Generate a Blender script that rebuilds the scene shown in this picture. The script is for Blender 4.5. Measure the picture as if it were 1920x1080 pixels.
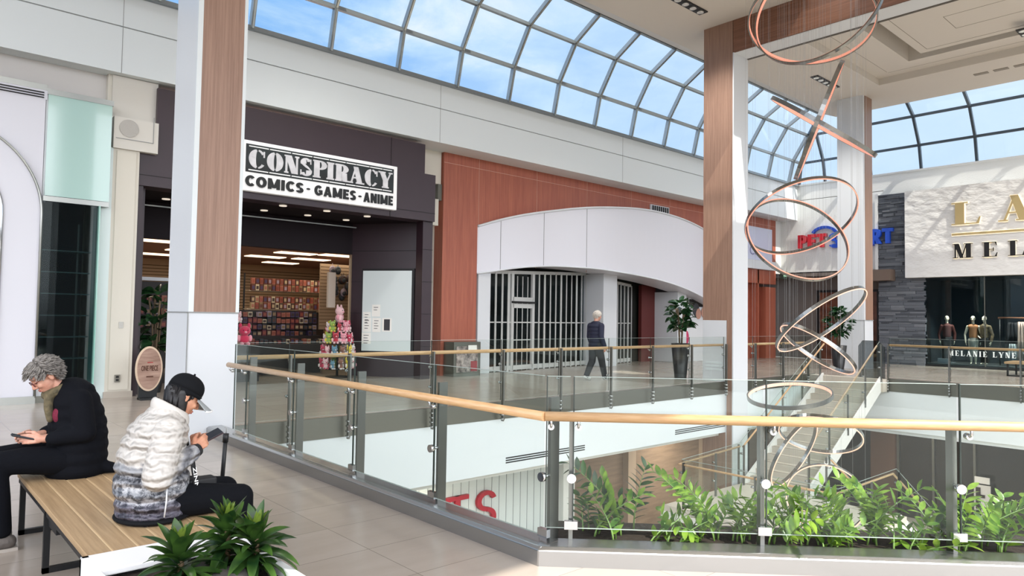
import bpy, bmesh, math, random
import numpy as np
from mathutils import Vector, Matrix
R = random.Random(7)
PI = math.pi
for o in list(bpy.data.objects): bpy.data.objects.remove(o)
C = bpy.context.scene.collection
SC = bpy.context.scene

# ---------------------------------------------------------------- camera
EYE = 1.65
F = 1318.7358
XA = Vector((0.74378694, 0.03946625, 0.66725063))
YA = Vector((-0.66823873, 0.02086484, 0.74365426))
ZA = Vector((0.01542717, -0.99900304, 0.04189187))
right = Vector((XA[0], YA[0], ZA[0])).normalized()
down = Vector((XA[1], YA[1], ZA[1]))
fwd = Vector((XA[2], YA[2], ZA[2])).normalized()
up = right.cross(fwd).normalized()
cam = bpy.data.objects.new('camera', bpy.data.cameras.new('camera'))
C.objects.link(cam)
cam.data.sensor_width = 36.0
cam.data.lens = F / 1920 * 36
cam.data.clip_end = 400
m = Matrix((right, up, -fwd)).transposed().to_4x4()
m.translation = Vector((0, 0, EYE))
cam.matrix_world = m
SC.camera = cam

# ---------------------------------------------------------------- light
SC.view_settings.view_transform = 'Standard'
SC.view_settings.look = 'None'
SC.view_settings.gamma = 1
SC.view_settings.use_curve_mapping = False
SC.view_settings.exposure = -0.05
SC.cycles.max_bounces = 10
SC.cycles.diffuse_bounces = 5
SC.cycles.glossy_bounces = 4
SC.cycles.transparent_max_bounces = 24
SC.cycles.transmission_bounces = 6
SC.cycles.use_denoising = True
SC.cycles.caustics_reflective = False
SC.cycles.caustics_refractive = False
SC.cycles.sample_clamp_indirect = 6

def lin(h):
    r, g, b = [int(h[i:i + 2], 16) / 255 for i in (0, 2, 4)]
    f = lambda c: c / 12.92 if c <= .04045 else ((c + .055) / 1.055) ** 2.4
    return (f(r), f(g), f(b), 1)

W = bpy.data.worlds.new('sky'); SC.world = W; W.use_nodes = True
nt = W.node_tree; nt.nodes.clear()
def N(t, tree=None, **k):
    n = (tree or nt).nodes.new(t)
    for a, v in k.items():
        if a in n.bl_rna.properties: setattr(n, a, v)
    return n
L = nt.links.new
tc = N('ShaderNodeTexCoord')
mp = N('ShaderNodeMapping'); mp.inputs['Scale'].default_value = (2.2, 2.2, 5.0)
nz = N('ShaderNodeTexNoise'); nz.inputs['Scale'].default_value = 1.7; nz.inputs['Detail'].default_value = 7; nz.inputs['Roughness'].default_value = .58
nz.inputs['Distortion'].default_value = .5
cr = N('ShaderNodeValToRGB'); cr.color_ramp.elements[0].position = .40; cr.color_ramp.elements[1].position = .74
cr.color_ramp.elements[0].color = lin('7FB6F2'); cr.color_ramp.elements[1].color = lin('F4F9FD')
e = cr.color_ramp.elements.new(.55); e.color = lin('B0D4F6')
L(tc.outputs['Generated'], mp.inputs[0]); L(mp.outputs[0], nz.inputs[0]); L(nz.outputs[0], cr.inputs[0])
# haze towards +X (the east side of the sky is paler)
sx = N('ShaderNodeSeparateXYZ'); L(tc.outputs['Generated'], sx.inputs[0])
mr = N('ShaderNodeMapRange'); mr.inputs[1].default_value = .35; mr.inputs[2].default_value = 1.0; mr.inputs[3].default_value = 0; mr.inputs[4].default_value = .92
L(sx.outputs['X'], mr.inputs[0])
mxh = N('ShaderNodeMix', data_type='RGBA'); mxh.inputs[7].default_value = lin('D2E9FC'); L(mr.outputs[0], mxh.inputs[0]); L(cr.outputs[0], mxh.inputs[6])
# the sky around the sun (behind the viewer, high) is much brighter, thin bright cloud
dp = N('ShaderNodeVectorMath', operation='DOT_PRODUCT'); dp.inputs[1].default_value = Vector((-.35, -.62, .70)).normalized()
L(tc.outputs['Generated'], dp.inputs[0])
gm = N('ShaderNodeMapRange'); gm.interpolation_type = 'SMOOTHSTEP'; gm.inputs[1].default_value = -.02; gm.inputs[2].default_value = .95; gm.inputs[3].default_value = 0; gm.inputs[4].default_value = 1
L(dp.outputs['Value'], gm.inputs[0])
mxw = N('ShaderNodeMix', data_type='RGBA'); mxw.inputs[7].default_value = (3.9, 3.95, 4.15, 1); L(gm.outputs[0], mxw.inputs[0]); L(mxh.outputs[2], mxw.inputs[6])
# below the horizon: roofs and ground
gr = N('ShaderNodeMapRange'); gr.inputs[1].default_value = -.03; gr.inputs[2].default_value = .03; L(sx.outputs['Z'], gr.inputs[0])
mxg = N('ShaderNodeMix', data_type='RGBA'); mxg.inputs[6].default_value = (.30, .29, .28, 1); L(gr.outputs[0], mxg.inputs[0]); L(mxw.outputs[2], mxg.inputs[7])
bg = N('ShaderNodeBackground'); bg.inputs[1].default_value = 1.15
L(mxg.outputs[2], bg.inputs[0])
wo = N('ShaderNodeOutputWorld'); L(bg.outputs[0], wo.inputs[0])

sun = bpy.data.objects.new('sun', bpy.data.lights.new('sun', 'SUN')); C.objects.link(sun)
sun.data.energy = 7.5; sun.data.angle = .009; sun.data.color = (1, .93, .82)
sun.rotation_euler = Vector((.25, 1, -1.5)).to_track_quat('-Z', 'Y').to_euler()

# ---------------------------------------------------------------- materials
MATS = {}
def mat(name, color=None, rough=.5, metal=0, spec=.5, emit=None, estr=1, bump=0, bscale=8, bstretch=None, var=0, vscale=3, vstretch=None, coat=0, alt=None, sheen=0, bdist=.02, sss=0):
    """principled material; bump = procedural relief, var = mottling between color and alt"""
    if name in MATS: return MATS[name]
    color = color or '808080'
    mt = bpy.data.materials.new(name); mt.use_nodes = True
    t = mt.node_tree; b = t.nodes['Principled BSDF']
    c = lin(color) if isinstance(color, str) else color
    b.inputs['Base Color'].default_value = c
    b.inputs['Roughness'].default_value = rough; b.inputs['Metallic'].default_value = metal
    b.inputs['Specular IOR Level'].default_value = spec
    b.inputs['Coat Weight'].default_value = coat
    if sheen: b.inputs['Sheen Weight'].default_value = sheen
    if sss: b.inputs['Subsurface Weight'].default_value = sss; b.inputs['Subsurface Radius'].default_value = (.02, .01, .006)
    if emit: b.inputs['Emission Color'].default_value = lin(emit); b.inputs['Emission Strength'].default_value = estr
    def co(stretch):
        a = t.nodes.new('ShaderNodeTexCoord'); mpp = t.nodes.new('ShaderNodeMapping')
        mpp.inputs['Scale'].default_value = stretch or (1, 1, 1); t.links.new(a.outputs['Object'], mpp.inputs[0]); return mpp.outputs[0]
    if var:
        n = t.nodes.new('ShaderNodeTexNoise'); n.inputs['Scale'].default_value = vscale; n.inputs['Detail'].default_value = 5
        t.links.new(co(vstretch), n.inputs[0])
        r = t.nodes.new('ShaderNodeMapRange'); r.inputs[1].default_value = .3; r.inputs[2].default_value = .7
        t.links.new(n.outputs[0], r.inputs[0])
        mx = t.nodes.new('ShaderNodeMix'); mx.data_type = 'RGBA'
        mx.inputs[6].default_value = c
        mx.inputs[7].default_value = lin(alt) if alt else tuple(x * (1 - var) for x in c[:3]) + (1,)
        t.links.new(r.outputs[0], mx.inputs[0]); t.links.new(mx.outputs[2], b.inputs['Base Color'])
    if bump:
        n = t.nodes.new('ShaderNodeTexNoise'); n.inputs['Scale'].default_value = bscale; n.inputs['Detail'].default_value = 4
        t.links.new(co(bstretch), n.inputs[0])
        bp = t.nodes.new('ShaderNodeBump'); bp.inputs['Strength'].default_value = bump; bp.inputs['Distance'].default_value = bdist
        t.links.new(n.outputs[0], bp.inputs['Height']); t.links.new(bp.outputs[0], b.inputs['Normal'])
    MATS[name] = mt
    return mt

def glassmat(name, tint, k=1.0, rough=.01):
    mt = bpy.data.materials.new(name); mt.use_nodes = True
    t = mt.node_tree; t.nodes.clear()
    tr = t.nodes.new('ShaderNodeBsdfTransparent'); tr.inputs[0].default_value = tint
    gl = t.nodes.new('ShaderNodeBsdfGlossy'); gl.inputs['Roughness'].default_value = rough; gl.inputs['Color'].default_value = (.93, 1, .97, 1)
    fr = t.nodes.new('ShaderNodeLayerWeight'); fr.inputs[0].default_value = .5
    pw = t.nodes.new('ShaderNodeMath'); pw.operation = 'POWER'; pw.inputs[1].default_value = 4.5; t.links.new(fr.outputs['Facing'], pw.inputs[0])
    ml = t.nodes.new('ShaderNodeMath'); ml.operation = 'MULTIPLY_ADD'; ml.inputs[1].default_value = .8 * k; ml.inputs[2].default_value = .04 * k
    mx = t.nodes.new('ShaderNodeMixShader'); ou = t.nodes.new('ShaderNodeOutputMaterial')
    t.links.new(pw.outputs[0], ml.inputs[0]); t.links.new(ml.outputs[0], mx.inputs[0])
    t.links.new(tr.outputs[0], mx.inputs[1]); t.links.new(gl.outputs[0], mx.inputs[2]); t.links.new(mx.outputs[0], ou.inputs[0])
    MATS[name] = mt; return mt

G_RAIL = glassmat('railing_glass', (.945, .97, .958, 1), .42)
G_EDGE = mat('glass_edge', '9AA6A1', .3, 0, .3); G_EDGE2 = mat('glass_edge_dark', '26302C', .3, 0, .5)
G_SKY = glassmat('skylight_glass', (.975, .985, .99, 1), .55)
G_SHOP = glassmat('shop_glass', (.72, .80, .80, 1), .75)
G_DARK = glassmat('dark_shop_glass', (.50, .56, .58, 1), .35)
WHITE = mat('white_paint', 'D9E0E2', .55, bump=.02, bscale=30)
WHITE2 = mat('white_panel', 'D3D7DB', .32, spec=.4)
GLOSSW = mat('glossy_white_panel', 'D8D9E1', .30, spec=.45)
GREYW = mat('pale_grey_metal_panel', 'C9CCD0', .35, metal=.35)
CEIL = mat('ceiling_paint', 'CFCAC2', .8)
CEILD = mat('coffer_side_paint', 'A39C91', .8)  # ceiling tone darkened for shade on the coffer sides; no surface uses it
STEEL = mat('brushed_steel', 'A9ABA6', .30, metal=.95, bump=.03, bscale=60, bstretch=(.1, 1, 8))
STEELD = mat('dark_steel', '77776F', .38, metal=.85)
CHROME = mat('polished_steel', 'C9CBCC', .14, metal=1)
BLACKM = mat('black_metal', '1C1D1F', .45, metal=.3)
WOODR = mat('handrail_oak', 'CDA87C', .38, var=.5, alt='BC9468', vscale=4, vstretch=(2, 2, 24), coat=.25)
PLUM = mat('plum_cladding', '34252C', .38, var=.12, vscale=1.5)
PLUMD = mat('plum_cladding_soffit', '1A1217', .6, spec=.2)  # darker copy of the plum; shade under the soffit put into the colour
TERRA_S = '9F6150'
BLK = mat('black_paint', '0E0E10', .5)
DARKIN = mat('dark_shop_interior', '15181B', .7)
GROUT = mat('tile_joint', '8A847C', .8)

def tree_mat(name):
    mt = bpy.data.materials.new(name); mt.use_nodes = True
    return mt, mt.node_tree, mt.node_tree.nodes['Principled BSDF']

def woodgrain(name, c1, c2, scale=(14, 14, .35), rough=.45):
    mt, t, b = tree_mat(name)
    a = t.nodes.new('ShaderNodeTexCoord'); mp_ = t.nodes.new('ShaderNodeMapping'); mp_.inputs['Scale'].default_value = scale
    n = t.nodes.new('ShaderNodeTexNoise'); n.inputs['Scale'].default_value = 2.5; n.inputs['Detail'].default_value = 6; n.inputs['Roughness'].default_value = .7
    r = t.nodes.new('ShaderNodeValToRGB'); r.color_ramp.elements[0].position = .34; r.color_ramp.elements[1].position = .68
    r.color_ramp.elements[0].color = lin(c1); r.color_ramp.elements[1].color = lin(c2)
    t.links.new(a.outputs['Object'], mp_.inputs[0]); t.links.new(mp_.outputs[0], n.inputs[0]); t.links.new(n.outputs[0], r.inputs[0]); t.links.new(r.outputs[0], b.inputs['Base Color'])
    b.inputs['Roughness'].default_value = rough
    MATS[name] = mt; return mt
WOODP = woodgrain('pillar_wood_laminate', '866858', 'A2826F')
TERRA = woodgrain('terracotta_wood_panel', '95503F', 'B0674F', (10, 10, .3))
BENCHW = woodgrain('bench_wood', '987D5C', 'B79B77', (22, .6, 22), .5)

def tiles(name, c1, c2, grout, sx_, sy_, ox, oy, gw=.006, rough=.3, dim=.0, vs=1.2):
    mt, t, b = tree_mat(name)
    a = t.nodes.new('ShaderNodeTexCoord'); s = t.nodes.new('ShaderNodeSeparateXYZ'); t.links.new(a.outputs['Object'], s.inputs[0])
    def M(op, i0, i1):
        n = t.nodes.new('ShaderNodeMath'); n.operation = op
        for k, v in enumerate((i0, i1)):
            if hasattr(v, 'links') or hasattr(v, 'is_linked'): t.links.new(v, n.inputs[k])
            elif v is not None: n.inputs[k].default_value = v
        return n.outputs[0]
    def edge(o, size, off):
        u = M('DIVIDE', M('SUBTRACT', o, off), size); fr = M('FRACT', u, None)
        dd = M('MINIMUM', fr, M('SUBTRACT', 1.0, fr))
        return M('LESS_THAN', dd, gw / size), M('FLOOR', u, None)
    ex, fx = edge(s.outputs['X'], sx_, ox); ey, fy = edge(s.outputs['Y'], sy_, oy)
    g = M('MAXIMUM', ex, ey)
    cmb = t.nodes.new('ShaderNodeCombineXYZ'); t.links.new(fx, cmb.inputs[0]); t.links.new(fy, cmb.inputs[1])
    wn = t.nodes.new('ShaderNodeTexWhiteNoise'); t.links.new(cmb.outputs[0], wn.inputs[0])
    nn = t.nodes.new('ShaderNodeTexNoise'); nn.inputs['Scale'].default_value = vs; nn.inputs['Detail'].default_value = 8; nn.inputs['Roughness'].default_value = .65
    mpp = t.nodes.new('ShaderNodeMapping'); mpp.inputs['Scale'].default_value = (1, 4, 1)
    t.links.new(a.outputs['Object'], mpp.inputs[0]); t.links.new(mpp.outputs[0], nn.inputs[0])
    fac = M('ADD', M('MULTIPLY', wn.outputs['Value'], .35), M('MULTIPLY', nn.outputs[0], .75))
    mr_ = t.nodes.new('ShaderNodeMapRange'); mr_.inputs[1].default_value = .2; mr_.inputs[2].default_value = .95; t.links.new(fac, mr_.inputs[0])
    mx = t.nodes.new('ShaderNodeMix'); mx.data_type = 'RGBA'; mx.inputs[6].default_value = lin(c1); mx.inputs[7].default_value = lin(c2); t.links.new(mr_.outputs[0], mx.inputs[0])
    m2 = t.nodes.new('ShaderNodeMix'); m2.data_type = 'RGBA'; m2.inputs[7].default_value = lin(grout); t.links.new(g, m2.inputs[0]); t.links.new(mx.outputs[2], m2.inputs[6])
    t.links.new(m2.outputs[2], b.inputs['Base Color']); b.inputs['Roughness'].default_value = rough
    MATS[name] = mt; return mt
TILE = tiles('beige_floor_tile', 'A99F95', '958B80', '7B7269', 1.25, .61, 2.635 - 1.25 * 3, 4.41, .0028, .22)
TILELOW = tiles('lower_floor_tile', 'B9B3A8', 'A9A297', '8A847A', .6, .6, 0, 0, .006, .35)

# ---------------------------------------------------------------- mesh helpers
class MB:
    def __init__(s): s.v = []; s.f = []; s.m = []; s.sm = []
    def add(s, vs, fs, mi=0, sm=False):
        o = len(s.v); s.v += [tuple(x) for x in vs]
        for f in fs: s.f.append([o + i for i in f]); s.m.append(mi); s.sm.append(sm)
        return s
    def box(s, x0, y0, z0, x1, y1, z1, mi=0):
        x0, x1 = sorted((x0, x1)); y0, y1 = sorted((y0, y1)); z0, z1 = sorted((z0, z1))
        return s.add([(x, y, z) for z in (z0, z1) for x, y in ((x0, y0), (x1, y0), (x1, y1), (x0, y1))],
                     [(0, 3, 2, 1), (4, 5, 6, 7), (0, 1, 5, 4), (1, 2, 6, 5), (2, 3, 7, 6), (3, 0, 4, 7)], mi)
    def bar(s, a, b, w, h, mi=0, upv=(0, 0, 1)):
        """rectangular bar from a to b, w across, h along up"""
        a, b = Vector(a), Vector(b); d = (b - a).normalized(); u = Vector(upv)
        sd = d.cross(u)
        if sd.length < 1e-4: sd = d.cross(Vector((1, 0, 0)))
        sd.normalize(); u = sd.cross(d).normalized()
        P = [p + sd * (w / 2 * i) + u * (h / 2 * j) for p in (a, b) for i, j in ((-1, -1), (1, -1), (1, 1), (-1, 1))]
        return s.add(P, [(0, 1, 2, 3), (7, 6, 5, 4), (0, 4, 5, 1), (1, 5, 6, 2), (2, 6, 7, 3), (3, 7, 4, 0)], mi)
    def prism(s, pts, a, b, mi=0):
        """polygon pts (list of Vector) pushed from offset a to offset b (vectors)"""
        n = len(pts); a, b = Vector(a), Vector(b)
        vs = [Vector(p) + a for p in pts] + [Vector(p) + b for p in pts]
        fs = [tuple(reversed(range(n))), tuple(range(n, 2 * n))] + [(i, (i + 1) % n, n + (i + 1) % n, n + i) for i in range(n)]
        return s.add(vs, fs, mi)
    def tube(s, path, r, n=8, mi=0, cap=True, close=False, sm=True):
        path = [Vector(p) for p in path]; m_ = len(path)
        rs = r if isinstance(r, (list, tuple)) else [r] * m_
        vs = []; prev = None
        for i, p in enumerate(path):
            if close: t = path[(i + 1) % m_] - path[i - 1]
            else: t = path[min(i + 1, m_ - 1)] - path[max(i - 1, 0)]
            t.normalize()
            if prev is None:
                ref = Vector((0, 0, 1)) if abs(t.z) < .9 else Vector((1, 0, 0))
                u = t.cross(ref).normalized()
            else:
                u = (prev - t * prev.dot(t)).normalized()
            prev = u; w = t.cross(u)
            for k in range(n):
                a_ = 2 * PI * k / n; vs.append(p + (u * math.cos(a_) + w * math.sin(a_)) * rs[i])
        fs = []
        for i in range(m_ if close else m_ - 1):
            j = (i + 1) % m_
            for k in range(n): fs.append((i * n + k, i * n + (k + 1) % n, j * n + (k + 1) % n, j * n + k))
        s.add(vs, fs, mi, sm)
        if cap and not close:
            o = len(s.v) - len(vs)
            s.f.append([o + k for k in reversed(range(n))]); s.m.append(mi); s.sm.append(False)
            s.f.append([o + (m_ - 1) * n + k for k in range(n)]); s.m.append(mi); s.sm.append(False)
        return s
    def cyl(s, c, r, h, n=24, mi=0, r2=None, axis=(0, 0, 1)):
        c = Vector(c); ax = Vector(axis).normalized()
        return s.tube([c, c + ax * h], [r, r if r2 is None else r2], n, mi)
    def lathe(s, c, prof, n=24, mi=0):
        """profile list of (r, z) spun about z at c"""
        c = Vector(c); vs = []; 
        for r, z in prof:
            for k in range(n): a_ = 2 * PI * k / n; vs.append(c + Vector((r * math.cos(a_), r * math.sin(a_), z)))
        fs = [(i * n + k, i * n + (k + 1) % n, (i + 1) * n + (k + 1) % n, (i + 1) * n + k) for i in range(len(prof) - 1) for k in range(n)]
        return s.add(vs, fs, mi, True)
    def ell(s, c, r, mi=0, nu=12, nv=8, rot=None):
        c = Vector(c); r = (r, r, r) if not hasattr(r, '__len__') else r
        vs = []
        for i in range(nv + 1):
            th = PI * i / nv
            for k in range(nu):
                a_ = 2 * PI * k / nu
                p = Vector((r[0] * math.sin(th) * math.cos(a_), r[1] * math.sin(th) * math.sin(a_), r[2] * math.cos(th)))
                if rot is not None: p = rot @ p
                vs.append(c + p)
        fs = [(i * nu + k, (i + 1) * nu + k, (i + 1) * nu + (k + 1) % nu, i * nu + (k + 1) % nu) for i in range(nv) for k in range(nu)]
        return s.add(vs, fs, mi, True)
    def caps(s, a, ra, b, rb, mi=0, n=12, k=4, flat=1.0, fdir=None):
        """tapered capsule"""
        a, b = Vector(a), Vector(b); d = (b - a); ln = d.length; d = d / max(ln, 1e-6)
        pts = []; rs = []
        for i in range(k + 1):
            t = PI / 2 * i / k; pts.append(a - d * ra * math.cos(t)); rs.append(max(ra * math.sin(t), 1e-4))
        for i in range(k + 1):
            t = PI / 2 * i / k; pts.append(b + d * rb * math.sin(t)); rs.append(max(rb * math.cos(t), 1e-4))
        return s.tube(pts, rs, n, mi)
    def grid(s, P, mi=0, sm=True, thick=None):
        """P[i][j] surface"""
        a, b = len(P), len(P[0])
        vs = [p for row in P for p in row]
        return s.add(vs, [(i * b + j, (i + 1) * b + j, (i + 1) * b + j + 1, i * b + j + 1) for i in range(a - 1) for j in range(b - 1)], mi, sm)
    def build(s, name, mats, parent=None, origin=None, local=False):
        me = bpy.data.meshes.new(name)
        mats = mats if isinstance(mats, (list, tuple)) else [mats]
        if local: o = Vector((0, 0, 0))
        elif parent is not None: o = world_loc(parent)
        elif origin is not None: o = Vector(origin)
        else:
            A = np.array(s.v); mn = A.min(0); mxx = A.max(0); o = Vector(((mn[0] + mxx[0]) / 2, (mn[1] + mxx[1]) / 2, mn[2]))
        me.from_pydata([(v[0] - o.x, v[1] - o.y, v[2] - o.z) for v in s.v], [], s.f)
        for mt in mats: me.materials.append(mt)
        me.polygons.foreach_set('material_index', s.m); me.polygons.foreach_set('use_smooth', s.sm)
        me.update()
        ob = bpy.data.objects.new(name, me); C.objects.link(ob)
        if parent is not None: ob.parent = parent
        elif not local: ob.location = o
        ob['_o'] = list(o)
        return ob

def world_loc(o):
    p = Vector((0, 0, 0))
    while o is not None: p += Vector(o.location); o = o.parent
    return p

def tag(o, label=None, cat=None, group=None, kind=None):
    if '_o' in o: del o['_o']
    if label: o['label'] = label
    if cat: o['category'] = cat
    if group: o['group'] = group
    if kind: o['kind'] = kind
    return o
def thing(name, label, cat, loc=(0, 0, 0), group=None, rz=0, kind=None):
    o = bpy.data.objects.new(name, None); C.objects.link(o); o.location = loc; o.rotation_euler = (0, 0, rz); o.empty_display_size = .1
    return tag(o, label, cat, group, kind)
def struct(name, mb, mats, label=None, parent=None):
    o = mb.build(name, mats, parent)
    if parent is None: o['kind'] = 'structure'
    if label: o['label'] = label
    return o
def dup(root, loc, rz=None, label=None, group=None, scale=None):
    r = root.copy(); C.objects.link(r); r.location = loc
    if rz is not None: r.rotation_euler = (0, 0, rz)
    if scale: r.scale = (scale, scale, scale)
    if label: r['label'] = label
    if group: r['group'] = group
    for ch in list(root.children):
        c = ch.copy(); C.objects.link(c); c.parent = r
        for g in list(ch.children):
            d = g.copy(); C.objects.link(d); d.parent = c
    return r

def bevel(o, w=.01, seg=2):
    b = o.modifiers.new('bevel', 'BEVEL'); b.width = w; b.segments = seg; b.limit_method = 'ANGLE'; return o

# ---------------------------------------------------------------- lettering
def ring_arc(cx, cy, rx, ry, tx, ty, a0, a1, n=18):
    P = []
    for i in range(n + 1):
        a = math.radians(a0 + (a1 - a0) * i / n); P.append((cx + rx * math.cos(a), cy + ry * math.sin(a)))
    for i in range(n, -1, -1):
        a = math.radians(a0 + (a1 - a0) * i / n); P.append((cx + (rx - tx) * math.cos(a), cy + (ry - ty) * math.sin(a)))
    # as quads
    q = []
    for i in range(n): q.append([P[i], P[i + 1], P[2 * n - i], P[2 * n + 1 - i]])
    return q
def rect(x0, y0, x1, y1): return [(x0, y0), (x1, y0), (x1, y1), (x0, y1)]
def para(x0, x1, y0, xa, xb, y1): return [(x0, y0), (x1, y0), (xb, y1), (xa, y1)]
def serif_glyph(ch, T=.2, t=.055, s=.07, stencil=False):
    """polygons on a cap height of 1; T thick stem, t thin stroke, s serif overhang. returns (polys, width)"""
    q = []
    def stem(x, w=T, y0=0, y1=1, sf=(1, 1)):
        q.append(rect(x, y0, x + w, y1))
        if sf[0]: q.append(rect(x - s, y0, x + w + s, y0 + t))
        if sf[1]: q.append(rect(x - s, y1 - t, x + w + s, y1))
    if ch == 'I': stem(s); return q, T + 2 * s
    if ch == 'L':
        stem(s); q.append(rect(s, 0, .66, t)); q.append([(.60, t), (.66, 0), (.70, .30), (.67, .30)]); return q, .72
    if ch == 'E':
        stem(s); q.append(rect(s, 0, .64, t)); q.append(rect(s, 1 - t, .62, 1)); q.append(rect(s + T, .5 - t / 2, .5, .5 + t / 2))
        q.append([(.56, t), (.62, 0), (.67, .28), (.645, .28)]); q.append([(.56, 1 - t), (.62, 1), (.645, .75), (.62, .75)]); q.append(rect(.48, .38, .51, .62)); return q, .70
    if ch == 'N':
        w = .74; stem(s, t * 1.2); stem(w - s - t * 1.2, t * 1.2, sf=(0, 1)); q.append(para(w - s - T * 1.05, w - s, 0, s - .02, s + T, 1)); return q, w
    if ch == 'M':
        w = .92; stem(s, t * 1.2); stem(w - s - T, T); q.append(para(w / 2 - .06 - T * .3, w / 2 - .06 + T * .45, 0, s - .03, s + T * .9, 1)); q.append(para(w / 2 - .07, w / 2 - .07 + t, 0, w - s - T, w - s - T + t, 1)); return q, w
    if ch == 'A':
        w = .84; q.append(para(s + .01, s + .01 + t * 1.1, 0, w / 2 - t, w / 2, 1)); q.append(para(w - s - T - .02, w - s - .02, 0, w / 2 - T * .62, w / 2 + t, 1))
        q.append(rect(.22, .30, w - .25, .30 + t)); q.append(rect(-.02, 0, .22, t)); q.append(rect(w - s - T - .10, 0, w + .03, t)); return q, w
    if ch == 'Y':
        w = .78; cx = w / 2; q.append(rect(cx - T / 2, 0, cx + T / 2, .48)); q.append(rect(cx - T / 2 - s, 0, cx + T / 2 + s, t))
        q.append(para(cx - T / 2, cx + T / 2, .45, .02, .02 + T, 1)); q.append(para(cx + T / 2 - t, cx + T / 2, .45, w - .12, w - .12 + t, 1)); q.append(rect(-.04, 1 - t, .02 + T + .07, 1)); q.append(rect(w - .2, 1 - t, w + .04, 1)); return q, w
    if ch in 'CO':
        w = .80; g = 9 if stencil else 0
        if ch == 'O':
            q += ring_arc(w / 2, .5, w / 2, .52, T * 1.1, t, -90 + g, 90 - g); q += ring_arc(w / 2, .5, w / 2, .52, T * 1.1, t, 90 + g, 270 - g); return q, w
        q += ring_arc(w / 2, .5, w / 2, .52, T * 1.1, t, 90 + g, 270 - g); q += ring_arc(w / 2, .5, w / 2, .52, T * .5, t, 35, 90 - g); q += ring_arc(w / 2, .5, w / 2, .52, T * .5, t, 270 + g, 325)
        q.append(rect(w - .12, .62, w - .05, .95)); return q, w
    if ch == 'S':
        w = .62; q += ring_arc(w / 2, .74, w / 2 - .02, .27, T * .75, t, 20, 90); q += ring_arc(w / 2, .74, w / 2 - .02, .27, T * 1.0, t * 1.5, 90, 200)
        q += ring_arc(w / 2, .26, w / 2, .27, T * 1.0, t * 1.5, -90, 20); q += ring_arc(w / 2, .26, w / 2, .27, T * .75, t, 200, 270)
        q.append([(.03, .68), (.25, .50), (w - .02, .30), (w - .18, .50)]); q.append([(.03, .68), (.2, .72), (w - .18, .52), (w - .04, .36)]); q.append(rect(w - .1, .68, w - .04, .97)); q.append(rect(.02, .03, .08, .32)); return q, w
    if ch in 'PR':
        stem(s); w = .68
        q += ring_arc(s + T * 1.1, .74, .36, .26, T * .95, t, -90, 90, 14)
        q.append(rect(s + T, 1 - t, s + T * 1.1 + .02, 1)); q.append(rect(s + T, .48, s + T * 1.1 + .02, .48 + t))
        if ch == 'R': q.append(para(w - T - .02, w, 0, s + T + .02, s + T * 2, .5)); q.append(rect(w - T - .04, 0, w + .08, t)); w += .06
        return q, w
    return [], .35
def sans_glyph(ch, T=.2):
    q = []
    if ch == 'P': q.append(rect(0, 0, T, 1)); q += ring_arc(.34, .68, .32, .32, T, T * .8, -90, 90, 12); q.append(rect(T, 1 - T * .8, .34, 1)); q.append(rect(T, .36, .34, .36 + T * .8)); return q, .66
    if ch == 'E': q += [rect(0, 0, T, 1), rect(0, 0, .58, T * .85), rect(0, 1 - T * .85, .58, 1), rect(0, .5 - T * .4, .52, .5 + T * .4)]; return q, .6
    if ch == 'T': q += [rect(0, 1 - T * .85, .66, 1), rect(.33 - T / 2, 0, .33 + T / 2, 1)]; return q, .66
    if ch == 'R': a, w = sans_glyph('P', T); a.append(para(.66 - T, .68, 0, .2, .2 + T, .45)); return a, .68
    if ch == 'S':
        w = .62; t = T * .85; q += ring_arc(w / 2, .725, w / 2, .275, T, t, 15, 270, 16); q += ring_arc(w / 2, .275, w / 2, .275, T, t, -165, 90, 16); return q, w
    return [], .4
def bold_glyph(ch, T=.27):
    q = []; t = T * .9
    if ch == 'M': q += [rect(0, 0, T, 1), rect(.95 - T, 0, .95, 1), para(.475 - T * .5, .475 + T * .3, .12, 0, T, 1), para(.475 - T * .3, .475 + T * .5, .12, .95 - T, .95, 1)]; return q, .95
    if ch == 'N': q += [rect(0, 0, T, 1), rect(.78 - T, 0, .78, 1), para(.78 - T * 1.1, .78, 0, 0, T * 1.1, 1)]; return q, .78
    if ch == 'I': q.append(rect(0, 0, T, 1)); return q, T
    if ch == 'A': q += [para(0, T, 0, .39 - T * .45, .39 + T * .35, 1), para(.80 - T, .80, 0, .41 - T * .35, .41 + T * .45, 1), rect(.2, .17, .6, .17 + t * .8)]; return q, .80
    if ch == 'O': q += ring_arc(.41, .5, .41, .51, T, t, 0, 360, 28); return q, .82
    if ch == 'C': q += ring_arc(.40, .5, .40, .51, T, t, 42, 318, 24); return q, .72
    if ch == 'G': q += ring_arc(.40, .5, .40, .51, T, t, 42, 340, 24); q += [rect(.42, .36, .78, .36 + t * .8), rect(.78 - T * .9, .12, .78, .55)]; return q, .80
    if ch == '.': q.append([(.06 + .09 * math.cos(a), .5 + .09 * math.sin(a)) for a in [2 * PI * k / 14 for k in range(14)]]); return q, .12
    if ch in 'ESRPT': return sans_glyph(ch, T)
    return [], .4
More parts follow.
